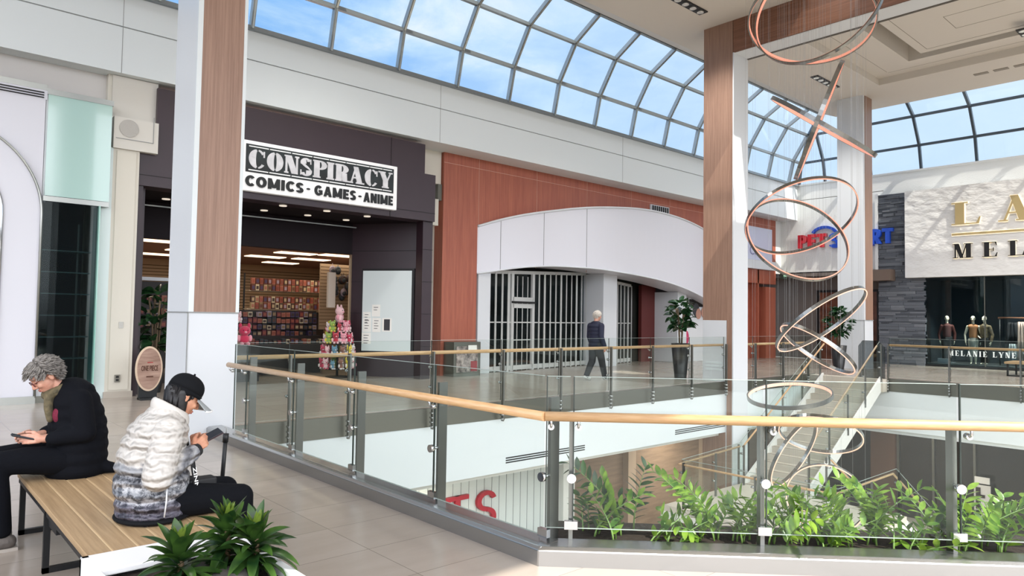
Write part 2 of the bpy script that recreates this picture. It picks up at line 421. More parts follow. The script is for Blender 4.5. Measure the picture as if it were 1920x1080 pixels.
def lettering(mb, text, O, U, V, Nn, h, depth, gap=.12, fn=serif_glyph, mi=0, squeeze=1.0, slant=0, width=None, parts=None, **k):
    """extruded text: O origin, U along, V up, Nn outwards; h cap height. if width given the text is fitted to it"""
    O, U, V, Nn = Vector(O), Vector(U).normalized(), Vector(V).normalized(), Vector(Nn).normalized()
    tot = 0; gl = []
    for c in text:
        q, w = fn(c, **k) if c != ' ' else ([], .35)
        gl.append((q, w, tot)); tot += w + gap
    tot -= gap; zi = 0
    sx_ = (width / (tot * h)) if width else squeeze
    for q, w, x0 in gl:
        for poly in q:
            pts = [O + U * ((x0 + x + slant * y) * h * sx_) + V * (y * h) for x, y in poly]
            zi += 1; mb.prism(pts, Nn * 0, Nn * (depth + .0004 * (zi % 9)), mi)
        if parts is not None and q: mb.build(parts[0], parts[1], parts[2]); mb = MB()
    return tot * h * sx_
def text_mesh(body, O, U, V, Nn, h, depth, width=None, bold=0, name='lettering', m=None, parent=None, space=1.0, align='LEFT'):
    """built-in sans face as a mesh"""
    cu = bpy.data.curves.new('t', 'FONT'); cu.body = body; cu.size = 1; cu.offset = bold; cu.space_character = space; cu.resolution_u = 3
    to = bpy.data.objects.new('t', cu); C.objects.link(to)
    bpy.context.view_layer.update()
    me = bpy.data.meshes.new_from_object(to.evaluated_get(bpy.context.evaluated_depsgraph_get()))
    bpy.data.objects.remove(to)
    A = np.array([v.co[:] for v in me.vertices]); mn, mxx = A.min(0), A.max(0)
    hh = h / (mxx[1] - mn[1]); ww = (width / (mxx[0] - mn[0])) if width else hh
    O, U, V, Nn = Vector(O), Vector(U).normalized(), Vector(V).normalized(), Vector(Nn).normalized()
    mb = MB()
    base = [O + U * ((p[0] - mn[0]) * ww) + V * ((p[1] - mn[1]) * hh) for p in A]
    nv = len(base); fs = [list(p.vertices) for p in me.polygons]
    mb.add(base, [list(reversed(f)) for f in fs]); mb.add([b + Nn * depth for b in base], fs)
    ed = {}
    for f in fs:
        for i in range(len(f)):
            e_ = (f[i], f[(i + 1) % len(f)]); ed[e_] = ed.get(e_, 0) + 1
    side = [(a, b) for (a, b) in ed if (b, a) not in ed]
    for a, b in side: mb.f.append([a, b, nv + b, nv + a]); mb.m.append(0); mb.sm.append(False)
    bpy.data.meshes.remove(me)
    return mb.build(name, m, parent)
# ================================================================ SETTING
# ---- floors
fl = MB()
def slab(pts, z0, z1, mb=fl): mb.prism([Vector((x, y, 0)) for x, y in pts], (0, 0, z0), (0, 0, z1))
slab([(-7, -8), (11.5, -8), (11.5, -4.78), (3.32, 3.40), (3.32, 10.3), (22.3, 10.3), (22.3, -8), (31.2, -8), (31.2, 25), (-7, 25)], -.30, 0)
tag(fl.build('floor', TILE, origin=(0, 0, 0)), kind='structure')
lo = MB().box(-4, -8, -5.2, 36, 22, -5)
o = lo.build('floor', TILELOW, origin=(0, 0, 0)); tag(o, 'lower mall floor of pale tiles below the railing', kind='structure')

# ---- slab edges round the void
mb = MB()
mb.box(3.4, 10.302, -1.34, 17.03, 10.5, -.30); mb.box(17.8, 10.302, -1.34, 22.32, 10.5, -.30)
mb.box(22.302, -8, -1.50, 22.5, 10.3, -.36)
for k in range(3):
    z = -1.08 - k * .045
    for x0, x1 in ((9.15, 11.42), (14.73, 17.0)): mb.box(x0, 10.295, z - .011, x1, 10.31, z + .011, 1)
mb.box(3.4, 9.9, -1.34, 3.6, 10.3, -.3)
o = mb.build('trim_slab_edge', [WHITE, BLK]); tag(o, 'white slab edge under the upper walkway with thin black slots', kind='structure')
mb = MB()
mb.box(3.56, 10.285, -.31, 17.03, 10.34, .02, 0); mb.box(17.8, 10.285, -.31, 22.28, 10.34, .02)
mb.box(22.285, -8, -.36, 22.34, 8.1, .02, 0)
o = mb.build('trim_slab_band', [STEELD]); tag(o, 'dark brushed steel band along the slab edge', kind='structure')

# ---- left bulkhead and wall
mb = MB()
mb.box(-8, 15.11, 6.27, 31.0, 15.5, 7.165); mb.box(-8, 15.135, 7.165, 31.0, 15.5, 7.19, 1); mb.box(-8, 15.11, 7.19, 31.0, 15.5, 7.83)
mb.box(-8, 15.5, 6.27, 31.0, 17.2, 6.45)
mb.box(-8, 15.14, 7.83, 31.4, 15.6, 7.90, 0)
for x in (-4.3, 3.3, 10.9, 18.5, 26.1): mb.box(x - .006, 15.106, 6.27, x + .006, 15.12, 7.83, 1)
struct('wall_bulkhead', mb, [WHITE, mat('shadow_gap', '9DA0A0', .7)], 'white bulkhead under the curved skylight')
mb = MB()
mb.box(-8, 16.9, 0, 3.7, 17.1, 6.4); mb.box(10.9, 16.3, 0, 11.9, 16.9, 6.3); mb.box(11.03, 16.0, 5.36, 11.61, 16.4, 6.27)
mb.box(10.98, 15.75, 4.15, 11.36, 16.4, 4.88)
struct('wall_left', mb, [mat('cream_wall', 'D6D2C6', .6)])
mb = MB().box(11.5, 15.98, 4.9, 12.0, 16.3, 5.36); 
o = mb.build('air_grille', mat('grey_grille', '6E7068', .6, bump=.8, bscale=40, bstretch=(1, 1, 0))); tag(o, 'grey ribbed grille between the plum and terracotta walls', 'grille')

# terracotta wall with pale joints
mb = MB()
mb.box(11.63, 15.9, 0, 12.88, 16.9, 6.27); mb.box(12.88, 15.9, 3.34, 30.5, 16.3, 6.27); mb.box(29.6, 15.9, 0, 30.5, 16.9, 3.2)
for z in (5.98,): mb.box(11.63, 15.894, z, 30.5, 15.905, z + .012, 1)
mb.box(11.63, 15.894, .99, 12.9, 15.905, 1.002, 1)
for x in (12.9, 15.25, 17.6, 19.95, 22.3, 24.65, 27.0, 29.4): mb.box(x, 15.894, 3.2, x + .01, 15.905, 6.27, 1)
struct('wall_terracotta', mb, [TERRA, mat('pale_joint', 'C9A08F', .6)], 'terracotta wood panel wall with pale joints')
mb = MB().box(21.05, 15.85, 5.66, 22.2, 15.92, 5.92, 0)
mb.box(21.10, 15.84, 5.69, 22.15, 15.86, 5.89, 1)
for k in range(9): mb.box(21.10 + k * .13, 15.83, 5.69, 21.12 + k * .13, 15.86, 5.89, 0)
tag(mb.build('air_vent', [WHITE2, DARKIN]), 'white framed air vent high on the terracotta wall', 'vent')

# corner beyond the terracotta wall
mb = MB()
mb.box(30.5, 15.9, 3.85, 31.4, 16.2, 6.27); 
mb.box(31.0, 11.4, 3.85, 31.3, 16.2, 7.165); mb.box(31.03, -8, 7.165, 31.3, 16.2, 7.19, 1); mb.box(31.0, -8, 7.19, 31.3, 16.2, 7.85)
mb.box(31.0, -8, 6.95, 31.3, 11.4, 7.19); mb.box(30.95, -8, 6.93, 31.05, 10.4, 7.0, 1)
mb.box(30.97, -8, 7.83, 31.5, 16, 7.90)
mb.box(30.66, 11.5, 3.85, 31.0, 11.62, 7.0)
struct('wall_right', mb, [mat('white_brick_paint', 'DCDEDC', .6, bump=.35, bscale=3, bstretch=(6, 6, 14)), mat('dark_gap', '5E5A57', .6)])

# ---- skylights: glass, ribs and transoms
PROF = [(0, 7.86), (.22, 8.83), (.86, 9.87), (1.80, 10.47)]
XR, YL = 31.1, 15.11
ALU = mat('skylight_aluminium', '8E9598', .35, metal=.7)
ALU2 = mat('skylight_aluminium_dark', '4E5963', .4, metal=.6)
win = thing('window_1', 'long curved glass skylight above the left bulkhead', None, (12, YL, 7.86), kind='structure')
g = MB()
for (o1, z1), (o2, z2) in zip(PROF, PROF[1:]):
    g.add([(-8, YL - o1, z1), (XR - o1, YL - o1, z1), (XR - o2, YL - o2, z2), (-8, YL - o2, z2)], [(0, 1, 2, 3)])
g.build('pane', G_SKY, win)
RX = [5.776 + 1.868 * k for k in range(-7, 14)]
for x in RX:
    r = MB()
    for (o1, z1), (o2, z2) in zip(PROF, PROF[1:]):
        if x > XR - o2 - .1: continue
        a = Vector((x, YL - o1 - .05, z1)); b = Vector((x, YL - o2 - .05, z2 - .03))
        r.bar(a, b, .085, .13, 0, (0, -1, .3)); r.bar(a + Vector((0, -.07, -.02)), b + Vector((0, -.07, -.02)), .035, .03, 1, (0, -1, .3))
    if r.v: r.build('rib', [ALU, STEEL], win)
for k, (o1, z1) in enumerate(PROF):
    MB().bar((-8, YL - o1 - .04, z1), (XR - o1, YL - o1 - .04, z1), .10, .09).build('transom', ALU, win)
win2 = thing('window_2', 'curved glass skylight above the right shops', None, (XR, 5, 7.86), kind='structure')
g = MB()
for (o1, z1), (o2, z2) in zip(PROF, PROF[1:]):
    g.add([(XR - o1, YL - o1, z1), (XR - o1, -10, z1), (XR - o2, -10, z2), (XR - o2, YL - o2, z2)], [(0, 1, 2, 3)])
g.build('pane', G_SKY, win2)
for y in [9.97 + 1.94 * k for k in range(-10, 3)]:
    r = MB()
    for (o1, z1), (o2, z2) in zip(PROF, PROF[1:]):
        if y > YL - o2 - .1: continue
        a = Vector((XR - o1 - .05, y, z1)); b = Vector((XR - o2 - .05, y, z2 - .03)); r.bar(a, b, .09, .13, 0, (-1, 0, .3))
    if r.v: r.build('rib', ALU2, win2)
for k, (o1, z1) in enumerate(PROF):
    MB().bar((XR - o1 - .04, YL - o1, z1), (XR - o1 - .04, -10, z1), .10, .09).build('transom', ALU2, win2)
r = MB()
for (o1, z1), (o2, z2) in zip(PROF, PROF[1:]): r.bar((XR - o1 - .05, YL - o1 - .05, z1), (XR - o2 - .05, YL - o2 - .05, z2), .11, .13)
r.build('hip_rib', ALU2, win2)

# ---- ceiling with coffer
ZC = 9.85
mb = MB()
hx0, hx1, hy0, hy1 = 18.2, 25.35, 1.0, 9.45
CY0 = -3.1
OX0, OX1, OY0, OY1 = 15.2, 16.95, 5.9, 7.95  # ceiling hole for the added roof window and its sun patch
for b in ((-6.5, CY0, OX0, 12.1), (OX1, CY0, hx0, 12.1), (OX0, CY0, OX1, OY0), (OX0, OY1, OX1, 12.1), (hx1, CY0, 28.1, 12.1), (hx0, CY0, hx1, hy0), (hx0, hy1, hx1, 12.1)): mb.box(b[0], b[1], ZC, b[2], b[3], ZC + .75)
# sloping edge up to the skylight heads
mb.add([(-6.5, 12.1, ZC), (28.1, 12.1, ZC), (29.3, 13.3, 10.50), (-6.5, 13.3, 10.50), (-6.5, 12.1, ZC + .75), (28.1, 12.1, ZC + .75), (29.3, 13.3, 10.62), (-6.5, 13.3, 10.62)], [(0, 3, 2, 1), (4, 5, 6, 7), (3, 7, 6, 2), (0, 4, 7, 3)])
mb.add([(28.1, CY0, ZC), (28.1, 12.1, ZC), (29.3, 13.3, 10.50), (29.3, CY0, 10.50), (28.1, CY0, ZC + .75), (28.1, 12.1, ZC + .75), (29.3, 13.3, 10.62), (29.3, CY0, 10.62)], [(0, 1, 2, 3), (4, 7, 6, 5), (3, 2, 6, 7), (0, 3, 7, 4)])
# coffer: ring, slot, dropped centre panel
sx0, sx1, sy0, sy1 = 19.5, 24.3, 2.3, 8.15
for b in ((hx0, hy0, sx0, hy1), (sx1, hy0, hx1, hy1), (sx0, hy0, sx1, sy0), (sx0, sy1, sx1, hy1)): mb.box(b[0], b[1], 10.08, b[2], b[3], 11.1)
mb.box(sx0 - .2, sy0 - .2, 11.1, sx1 + .2, sy1 + .2, 11.2)
mb.box(sx0 + .55, sy0 + .55, 10.08, sx1 - .45, sy1 - .5, 11.1)
for e_ in (.25, 1.35):  # hairline seams of the centre panel
    x0, x1, y0, y1 = sx0 + .55 + e_, sx1 - .45 - e_, sy0 + .55 + e_, sy1 - .5 - e_
    for b in ((x0, y0, x1, y0 + .012), (x0, y1 - .012, x1, y1), (x0, y0, x0 + .012, y1), (x1 - .012, y0, x1, y1)): mb.box(b[0], b[1], 10.076, b[2], b[3], 10.09, 1)
for y in (9.0,): mb.box(hx0, y, 10.076, hx1 - .5, y + .01, 10.09, 1)
mb.box(hx1 - .42, hy0, 10.076, hx1 - .41, 9.0, 10.09, 1)
struct('ceiling', mb, [CEIL, mat('ceiling_seam', '7D766C', .8)])

# recessed light clusters in the ceiling
def light_cluster(x0, y, nx, label, along='x'):
    t = thing('recessed_light', label, 'ceiling light', (x0, y, ZC), 'recessed ceiling light clusters')
    fr = MB()
    w = .34
    for k in range(nx):
        cx, cy = (x0 + k * w, y) if along == 'x' else (x0, y + k * w)
        fr.box(cx - .16, cy - .13, ZC - .03, cx + .16, cy + .13, ZC - .005)
    fr.build('housing', BLK, t)
    for k in range(nx):
        cx, cy = (x0 + k * w, y) if along == 'x' else (x0, y + k * w)
        l_ = MB(); l_.cyl((cx, cy, ZC - .05), .09, .025, 16); l_.build('lamp', mat('lamp_reflector', 'D8D8D0', .2, metal=.6), t)
light_cluster(14.85, 10.38, 4, 'four-lamp recessed light in the ceiling left of the wooden beam')
light_cluster(23.0, 10.55, 5, 'five-lamp recessed light in the ceiling behind the crossed rods')
light_cluster(23.3, 4.9, 2, 'two-lamp recessed light in the middle of the coffered ceiling')
for i_, x in enumerate((14.5, 15.1, 15.7, 15.9)): pass
t = MB()
for k in range(4): t.box(26.35, 6.9 - k * .55, ZC - .015, 26.55, 6.5 - k * .55, ZC + .002)
tag(t.build('slot_diffuser', mat('slot_grey', '8A8378', .6)), 'narrow slotted air diffuser in the ceiling at far right', 'diffuser')

# ---- tall pillars
JN = mat('panel_joint', '8F9191', .6)
def pillar(name, label, x0, y0, x1, y1, zb, wood):
    t = thing(name, label, 'pillar', ((x0 + x1) / 2, (y0 + y1) / 2, zb))
    MB().box(x0, y0, zb, x1, y1, 9.85).build('shaft', WHITE2, t)
    w = MB()
    for b in wood: w.box(*b)
    w.build('wood_cladding', WOODP, t)
    return t
tA = pillar('pillar', 'broad white pillar with tan wood cladding behind the seated woman', 3.035, 9.8, 3.70, 10.70, 0, [(3.10, 9.785, 1.66, 3.655, 9.9, 9.85)])
j = MB().box(3.03, 9.782, 1.648, 3.705, 9.80, 1.662).box(3.022, 9.8, 1.648, 3.04, 10.7, 1.662).box(3.028, 9.79, 0, 3.042, 9.80, 1.65)
j.box(3.655, 9.78, 1.662, 3.70, 9.80, 9.85, 1).box(3.035, 9.78, 1.662, 3.10, 9.80, 9.85, 1); j.build('panel_joint', [JN, WHITE], tA)
tB = pillar('pillar', 'wood-clad pillar of the portal at the far railing, white inner face', 17.03, 10.076, 17.773, 10.995, -5, [(17.01, 10.24, 1.66, 17.2, 11.0, 9.85), (17.012, 10.09, -5, 17.2, 10.26, 9.85), (17.014, 10.3, -5, 17.2, 11.0, -1.34)])
MB().box(17.008, 10.27, 0, 17.1, 11.0, 1.66).box(17.0, 10.06, -5, 17.06, 10.095, 8.95).build('white_panel', WHITE2, tB)
MB().cyl((17.90 - .02, 10.18, -5), .03, 14).build('edge_strip', BLK, tB)
v_ = MB()
for k in range(3): v_.box(17.0, 10.42, .30 + k * .09, 17.02, 10.9, .35 + k * .09)
v_.build('vent_slot', WHITE, tB)
bm_ = MB().box(17.03, CY0, 8.95, 17.773, 10.076, 9.85)
bo = MB().box(17.012, CY0, 8.95, 17.05, 10.10, 9.85)
t = thing('portal_beam', 'wood-faced beam running from the portal pillar under the ceiling', 'beam', (17.4, 4, 8.95))
bm_.build('beam_core', WHITE2, t); bo.build('wood_face', woodgrain('beam_wood_laminate', '6E4A38', '8A604B', (12, .4, 12)), t)
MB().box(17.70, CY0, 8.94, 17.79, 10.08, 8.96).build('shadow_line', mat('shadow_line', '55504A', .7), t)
tC = pillar('pillar', 'white pillar with narrow wood strip beside the slate wall', 26.0, 10.24, 26.8, 11.16, 0, [(26.13, 10.225, 1.76, 26.76, 10.3, 9.85)])
MB().box(25.99, 10.22, 1.74, 26.81, 10.24, 1.755).box(25.985, 10.24, 1.74, 26.0, 11.16, 1.755).box(25.99, 10.22, 0, 26.005, 10.24, 1.74).build('panel_joint', JN, tC)

# ================================================================ LEFT SHOP (behind the man on the bench)
mb = MB()
mb.box(-8, 15.5, 5.74, 3.235, 15.7, 6.27); mb.box(3.235, 15.62, 4.8, 4.14, 15.9, 6.27, 1); mb.box(3.28, 15.33, 4.8, 3.6, 15.7, 6.27, 1)          # white header
mb.box(3.13, 15.34, 0, 3.27, 16.9, 6.27, 1)
mb.box(3.22, 15.12, 0, 3.68, 15.6, 4.8, 1)
mb.box(3.28, 15.10, .15, 3.62, 15.13, 4.75, 1); mb.box(3.02, 15.12, 0, 3.22, 15.5, 4.8, 2)
mb.box(3.2, 15.08, 0, 3.7, 15.13, .12, 3)
struct('wall_left', mb, [mat('header_white', 'D9D6D3', .6), mat('cream_wall2', 'D6D2C6', .6), mat('pale_glassy_panel', 'D8E6E6', .2), mat('skirting_beige', 'B1A99E', .5)], 'cream pilaster and header of the left shop')
MB_ = MB().box(3.20, 15.06, 4.79, 3.99, 15.4, 5.40).box(3.20, 15.30, 5.40, 4.02, 15.62, 6.26)
t = thing('wall_speaker_box', 'cream square wall box with round speaker above the pilaster', 'speaker', (3.6, 15.2, 4.79))
MB_.build('housing', mat('cream_box', 'D3D0C8', .6), t)
s_ = MB().cyl((3.46, 15.065, 5.2), .17, .02, 28, axis=(0, -1, 0)); s_.build('speaker_grille', mat('grille_cloth', 'B9B6B0', .8, bump=.5, bscale=120), t)
MB().box(3.24, 15.05, 4.98, 3.9, 15.062, 4.99).box(3.895, 15.05, 4.98, 3.905, 15.062, 5.5).build('panel_joint', JN, t)
sk = MB().box(3.42, 15.09, 1.33, 3.50, 15.10, 1.45); tag(sk.build('light_switch', mat('switch_plate', 'B9B7B0', .4, metal=.5)), 'small grey switch plate on the cream pilaster', 'switch')
sk = MB().box(3.38, 15.07, .30, 3.47, 15.10, .44, 0).box(3.40, 15.065, .32, 3.45, 15.075, .36, 1).box(3.40, 15.065, .38, 3.45, 15.075, .42, 1)
tag(sk.build('power_outlet', [mat('outlet_plate', '8E8B82', .4, metal=.5), BLK]), 'double power outlet low on the cream pilaster', 'outlet')

# window front: frosted top glass, dark glass below, white arch panel
struct('trim_shopfront', MB().box(2.09, 15.02, 3.6, 2.14, 15.07, 5.62), WHITE2)
wf = thing('window_3', 'left shop window with frosted green glass above dark glass', None, (2.6, 15.05, 0), kind='structure')
MB().box(2.12, 15.0, 3.72, 3.15, 15.04, 5.56).build('frosted_pane', mat('frosted_glass', 'AECFC8', .12, spec=.8, coat=.6), wf)
MB().box(2.1, 14.99, 5.56, 3.17, 15.06, 5.66).box(-8, 14.99, 5.62, 2.1, 15.06, 5.72).box(2.1, 14.98, 3.62, 3.15, 15.08, 3.71).build('rail', STEEL, wf)
MB().box(2.02, 15.02, .30, 2.98, 15.04, 3.62).build('dark_pane', G_DARK, wf)
MB().box(2.98, 14.92, .25, 3.0, 15.4, 3.62).build('side_pane', mat('green_glass_edge', '8FC2B4', .1, spec=.9), wf)
MB().box(2.0, 15.0, .12, 3.0, 15.1, .30).build('sill', WHITE2, wf)
MB().box(2.0, 14.98, 0, 3.05, 15.1, .12).build('plinth', STEELD, wf)
# arch panel
cx, cz, rr = .55, 3.35, 1.53
_ = [Vector((-8, 15.0, 5.45)), Vector((2.1, 15.0, 5.45)), Vector((2.1, 15.0, cz + .3))]
arc = [Vector((cx + rr * math.cos(a), 15.0, cz + rr * 1.02 * math.sin(a))) for a in [math.radians(d_) for d_ in range(0, 91, 4)]]
arc = [Vector((min(p.x, 2.12), p.y, p.z)) for p in arc]
mb = MB()
top = [Vector((p.x, 15.0, 5.45)) for p in arc]
for a, b, c_, d_ in zip(arc, arc[1:], top[1:], top): mb.prism([a, b, c_, d_], (0, 0, 0), (0, .05, 0))
mb.box(-8, 15.0, cz + rr * 1.02, cx, 15.05, 5.45)
mb.box(-8, 14.995, 5.45, 2.1, 15.05, 5.62)
for k in range(3): mb.box(-8, 14.98, 5.47 + k * .045, 2.05, 15.0, 5.49 + k * .045, 1)
struct('wall_arch_panel', mb, [GLOSSW, BLK], 'glossy lavender white wall panel above the arch')
t = thing('arch_surround', 'glossy white curved arch pillar of the left shop', 'shopfront arch', (1.6, 15.0, 0))
mb = MB()
for y_ in (14.93,):
    for i in range(len(arc) - 1):
        a, b = arc[i], arc[i + 1]
        ai = Vector((cx + (a.x - cx) * .62, 0, cz + (a.z - cz) * .62)); bi = Vector((cx + (b.x - cx) * .62, 0, cz + (b.z - cz) * .62))
        mb.prism([Vector((p.x, y_, p.z)) for p in (a, b, bi, ai)], (0, 0, 0), (0, .12, 0))
mb.box(cx + rr * .62, 14.93, .1, 2.09, 15.05, cz)
mb.build('arch_panel', GLOSSW, t)
pth = [Vector((p.x + .0, 14.92, p.z)) for p in arc]; MB().tube([Vector((2.09, 14.92, .1))] + pth, .022, 8).build('edge_trim', STEEL, t)
MB().tube([Vector((1.5, 14.92, .1)), Vector((1.5, 14.92, 3.3))] + [Vector((cx + .62 * rr * math.cos(a), 14.92, cz + .62 * rr * math.sin(a))) for a in [math.radians(d_) for d_ in range(6, 91, 6)]], .03, 8).build('inner_trim', CHROME, t)
MB().box(-8, 14.9, 0, 2.1, 15.05, .13).build('plinth', STEEL, t)
mb = MB().box(-8, 15.2, 0, 3.0, 15.22, .1).box(-8, 16.4, 0, 3.0, 16.5, 5.6)
struct('wall_left', mb, DARKIN, 'dark inner wall behind the left shop window')
# shelf stand with glass shelves in the left window
t = thing('display_rack', 'dim rack of glass shelves behind the dark left window', 'rack', (2.6, 15.6, 0))
for x in (2.15, 2.75): MB().box(x, 15.5, 0, x + .03, 15.53, 3.3).build('upright', STEELD, t)
for z in (.75, 1.15, 1.55, 1.95, 2.35, 2.75): MB().box(2.1, 15.3, z, 2.95, 15.75, z + .02).build('shelf', mat('shelf_glass', '7F9691', .2, spec=.8), t)

# ================================================================ PLUM COMIC SHOP
mb = MB()
mb.box(3.99, 15.2, 5.39, 10.5, 15.7, 6.16); mb.box(3.68, 15.2, 4.15, 10.85, 15.7, 5.39)
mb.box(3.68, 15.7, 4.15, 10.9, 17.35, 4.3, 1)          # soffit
mb.box(10.55, 15.3, 0, 10.86, 15.6, 4.15); mb.box(3.69, 15.25, 0, 3.80, 15.6, 4.15)
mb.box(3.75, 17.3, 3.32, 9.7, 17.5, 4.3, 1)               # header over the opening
# splayed right wall
A_, B_ = Vector((9.6, 17.3, 0)), Vector((10.82, 15.5, 0)); nrm = Vector((-(B_ - A_).y, (B_ - A_).x, 0)).normalized()
mb.prism([A_, B_, B_ + Vector((0, 0, 4.2)), A_ + Vector((0, 0, 4.2))], (0, 0, 0), -nrm * .2 if nrm.x < 0 else nrm * .2)
mb.box(3.75, 15.5, 0, 3.9, 17.4, 4.2)
# joint lines on the front
for a in ((9.46, 15.19, 4.15, 9.475, 15.21, 6.16), (3.68, 15.19, 4.36, 10.85, 15.21, 4.37)): mb.box(*a, 2)
for z in (.85, 1.7, 2.55, 3.4):
    mb.prism([A_ + Vector((0, 0, z)), B_ + Vector((0, 0, z)), B_ + Vector((0, 0, z + .012)), A_ + Vector((0, 0, z + .012))], Vector((-.012, -.008, 0)), Vector((.02, .01, 0)), 2); mb.box(10.54, 15.29, z, 10.87, 15.31, z + .012, 2)
struct('wall_plum_shopfront', mb, [PLUM, PLUMD, mat('plum_joint', '1B1217', .6)], 'dark plum panelled shopfront of the comic shop')
t = MB().box(3.8, 17.1, 4.02, 9.6, 17.14, 4.05); tag(t.build('ceiling_track', STEEL), 'thin metal track under the plum soffit', 'track')
for i, (x, y) in enumerate(((6.82, 15.55), (6.81, 16.6), (7.91, 15.53), (7.92, 16.57), (9.05, 15.6), (9.02, 16.62), (5.7, 15.55), (5.7, 16.6), (4.6, 15.55), (4.6, 16.6))):
    d_ = MB().cyl((x, y, 4.13), .085, .02, 20)
    tag(d_.build('downlight', mat('downlight_lens', 'E8E4DA', .3, emit='FFF0DC', estr=.7)), 'round downlight in the plum soffit over the shop entrance', 'downlight', 'downlights in the plum soffit')

# shop sign
t = thing('shop_sign', 'white lit comic shop sign with black stencil lettering band', 'sign', (7.6, 15.15, 4.3))
SGN = mat('sign_face_white', 'EDEEEE', .4, emit='FFFFFF', estr=.12)
bevel(MB().box(5.66, 15.06, 4.30, 9.57, 15.2, 5.40).build('sign_board', SGN, t), .01)
MB().box(5.74, 15.05, 4.71, 9.46, 15.062, 5.32).build('name_band', mat('sign_band_dark', '0C0F11', .5, var=.9, alt='232E30', vscale=2.5), t)
x = 5.80
for w in (.45, .5, .5, .4, .42, .26, .36, .36, .26):
    for z in (4.745, 5.262): MB().box(x, 15.04, z, x + w * .97, 15.052, z + .022).build('stencil_bar', SGN, t)
    x += w * 1.03
ST = mat('stencil_white', 'D8D8DC', .5, emit='FFFFFF', estr=.05, var=.25, vscale=6)
lettering(MB(), 'CONSPIRACY', (5.80, 15.05, 4.81), (1, 0, 0), (0, 0, 1), (0, -1, 0), .405, .012, gap=.05, T=.30, t=.085, s=.055, stencil=True, width=3.60, parts=('letter', ST, t))
SB = mat('sign_black', '111415', .5)
for w_, x_, l_ in (('COMICS', 5.74, 1.33), ('.', 7.16, .06), ('GAMES', 7.34, 1.07), ('.', 8.49, .06), ('ANIME', 8.62, .83)): lettering(MB(), w_, (x_, 15.058, 4.40), (1, 0, 0), (0, 0, 1), (0, -1, 0), .235, .02, gap=.11, fn=bold_glyph, width=l_, parts=('letter', SB, t))

# display board with notices on the splayed wall
t = thing('display_board', 'tall pale lit board with taped notices on plum wall', 'board', (10.2, 16.4, .68))
U_ = (B_ - A_).normalized(); O_ = A_ + U_ * .37; Nn = Vector((-U_.y, U_.x, 0)); Nn = Nn if Nn.dot(Vector((0, -1, 0)) + Vector((-1, 0, 0))) > 0 else -Nn
def onwall(u0, u1, z0, z1, d0, d1, mb): 
    return mb.prism([A_ + U_ * u0 + Vector((0, 0, z0)), A_ + U_ * u1 + Vector((0, 0, z0)), A_ + U_ * u1 + Vector((0, 0, z1)), A_ + U_ * u0 + Vector((0, 0, z1))], Nn * d0, Nn * d1)
onwall(.34, 1.86, .64, 2.92, 0, .05, MB()).build('frame', BLK, t)
onwall(.37, 1.79, .69, 2.86, .05, .06, MB()).build('face', mat('board_face', 'C9D2D2', .25, spec=.5, emit='DDE8E8', estr=.12), t)
NOTE = mat('paper', 'ECECE6', .8); INK = mat('ink', '3A3C42', .8)
notes = [(.40, .62, 1.60, 1.74), (.66, .90, 1.62, 1.94), (.40, .64, 1.20, 1.58), (.68, .92, 1.20, 1.58), (.97, 1.24, 1.22, 1.58), (.38, .64, .88, 1.18)]
for i, (a, b, c_, d_) in enumerate(notes):
    nn_ = onwall(a, b, c_, d_, .062, .066, MB()).build('notice', NOTE, t)
    if i == 4: onwall(a + .05, b - .05, c_ + .03, d_ - .03, .066, .068, MB()).build('print', INK, nn_)
    else:
        for q in range(4 if i != 1 else 2): onwall(a + .05, b - .06 - .03 * (q % 2), d_ - .08 - q * .07, d_ - .065 - q * .07, .066, .068, MB()).build('print', INK, nn_)

# shop interior
mb = MB()
mb.box(1.5, 25.0, 0, 14, 25.1, 3.4, 0); mb.box(12.5, 17.4, 0, 12.6, 25, 3.4, 0); mb.box(1.4, 17.2, 0, 1.5, 25, 3.4, 0)
mb.box(1.5, 17.2, 0, 3.76, 17.4, 3.4, 0); mb.box(9.62, 17.45, 0, 12.6, 17.5, 3.4, 0)
for k in range(26): mb.box(1.5, 24.985, .55 + k * .105, 12.5, 25, .57 + k * .105, 1); mb.box(12.485, 17.5, .55 + k * .105, 12.5, 25, .57 + k * .105, 1)
struct('wall_comic_shop', mb, [mat('slatwall_cream', 'CDB394', .7), mat('slat_groove', '5A442D', .8)], 'cream slatted wall inside the comic shop')
struct('ceiling', MB().box(1.5, 17.4, 3.40, 12.6, 25, 3.5), mat('shop_ceiling', 'A0796A', .8), 'low ceiling of the comic shop')
PANEL = mat('light_panel', 'FFE9CC', .5, emit='FFE2BC', estr=2.6)
n_ = 0
for x, y in ((8.8, 19.1), (8.7, 21.0), (8.0, 23.0), (10.0, 18.8), (10.1, 20.8), (10.1, 23.1), (4.9, 18.6), (6.2, 22.9), (6.4, 20.8), (4.0, 20.8)):
    tag(MB().box(x - .55, y - .26, 3.375, x + .55, y + .26, 3.398).build('ceiling_light_panel', PANEL), 'rectangular warm light panel in the comic shop ceiling', 'light panel', 'light panels in the comic shop')
for x in (4, 7.5, 10.5):
    l_ = bpy.data.objects.new('shop_lamp', bpy.data.lights.new('shop_lamp', 'AREA')); C.objects.link(l_); l_.location = (x, 20.2, 3.33); l_.data.energy = 36; l_.data.size = 1.6; l_.data.color = (1, .86, .70)

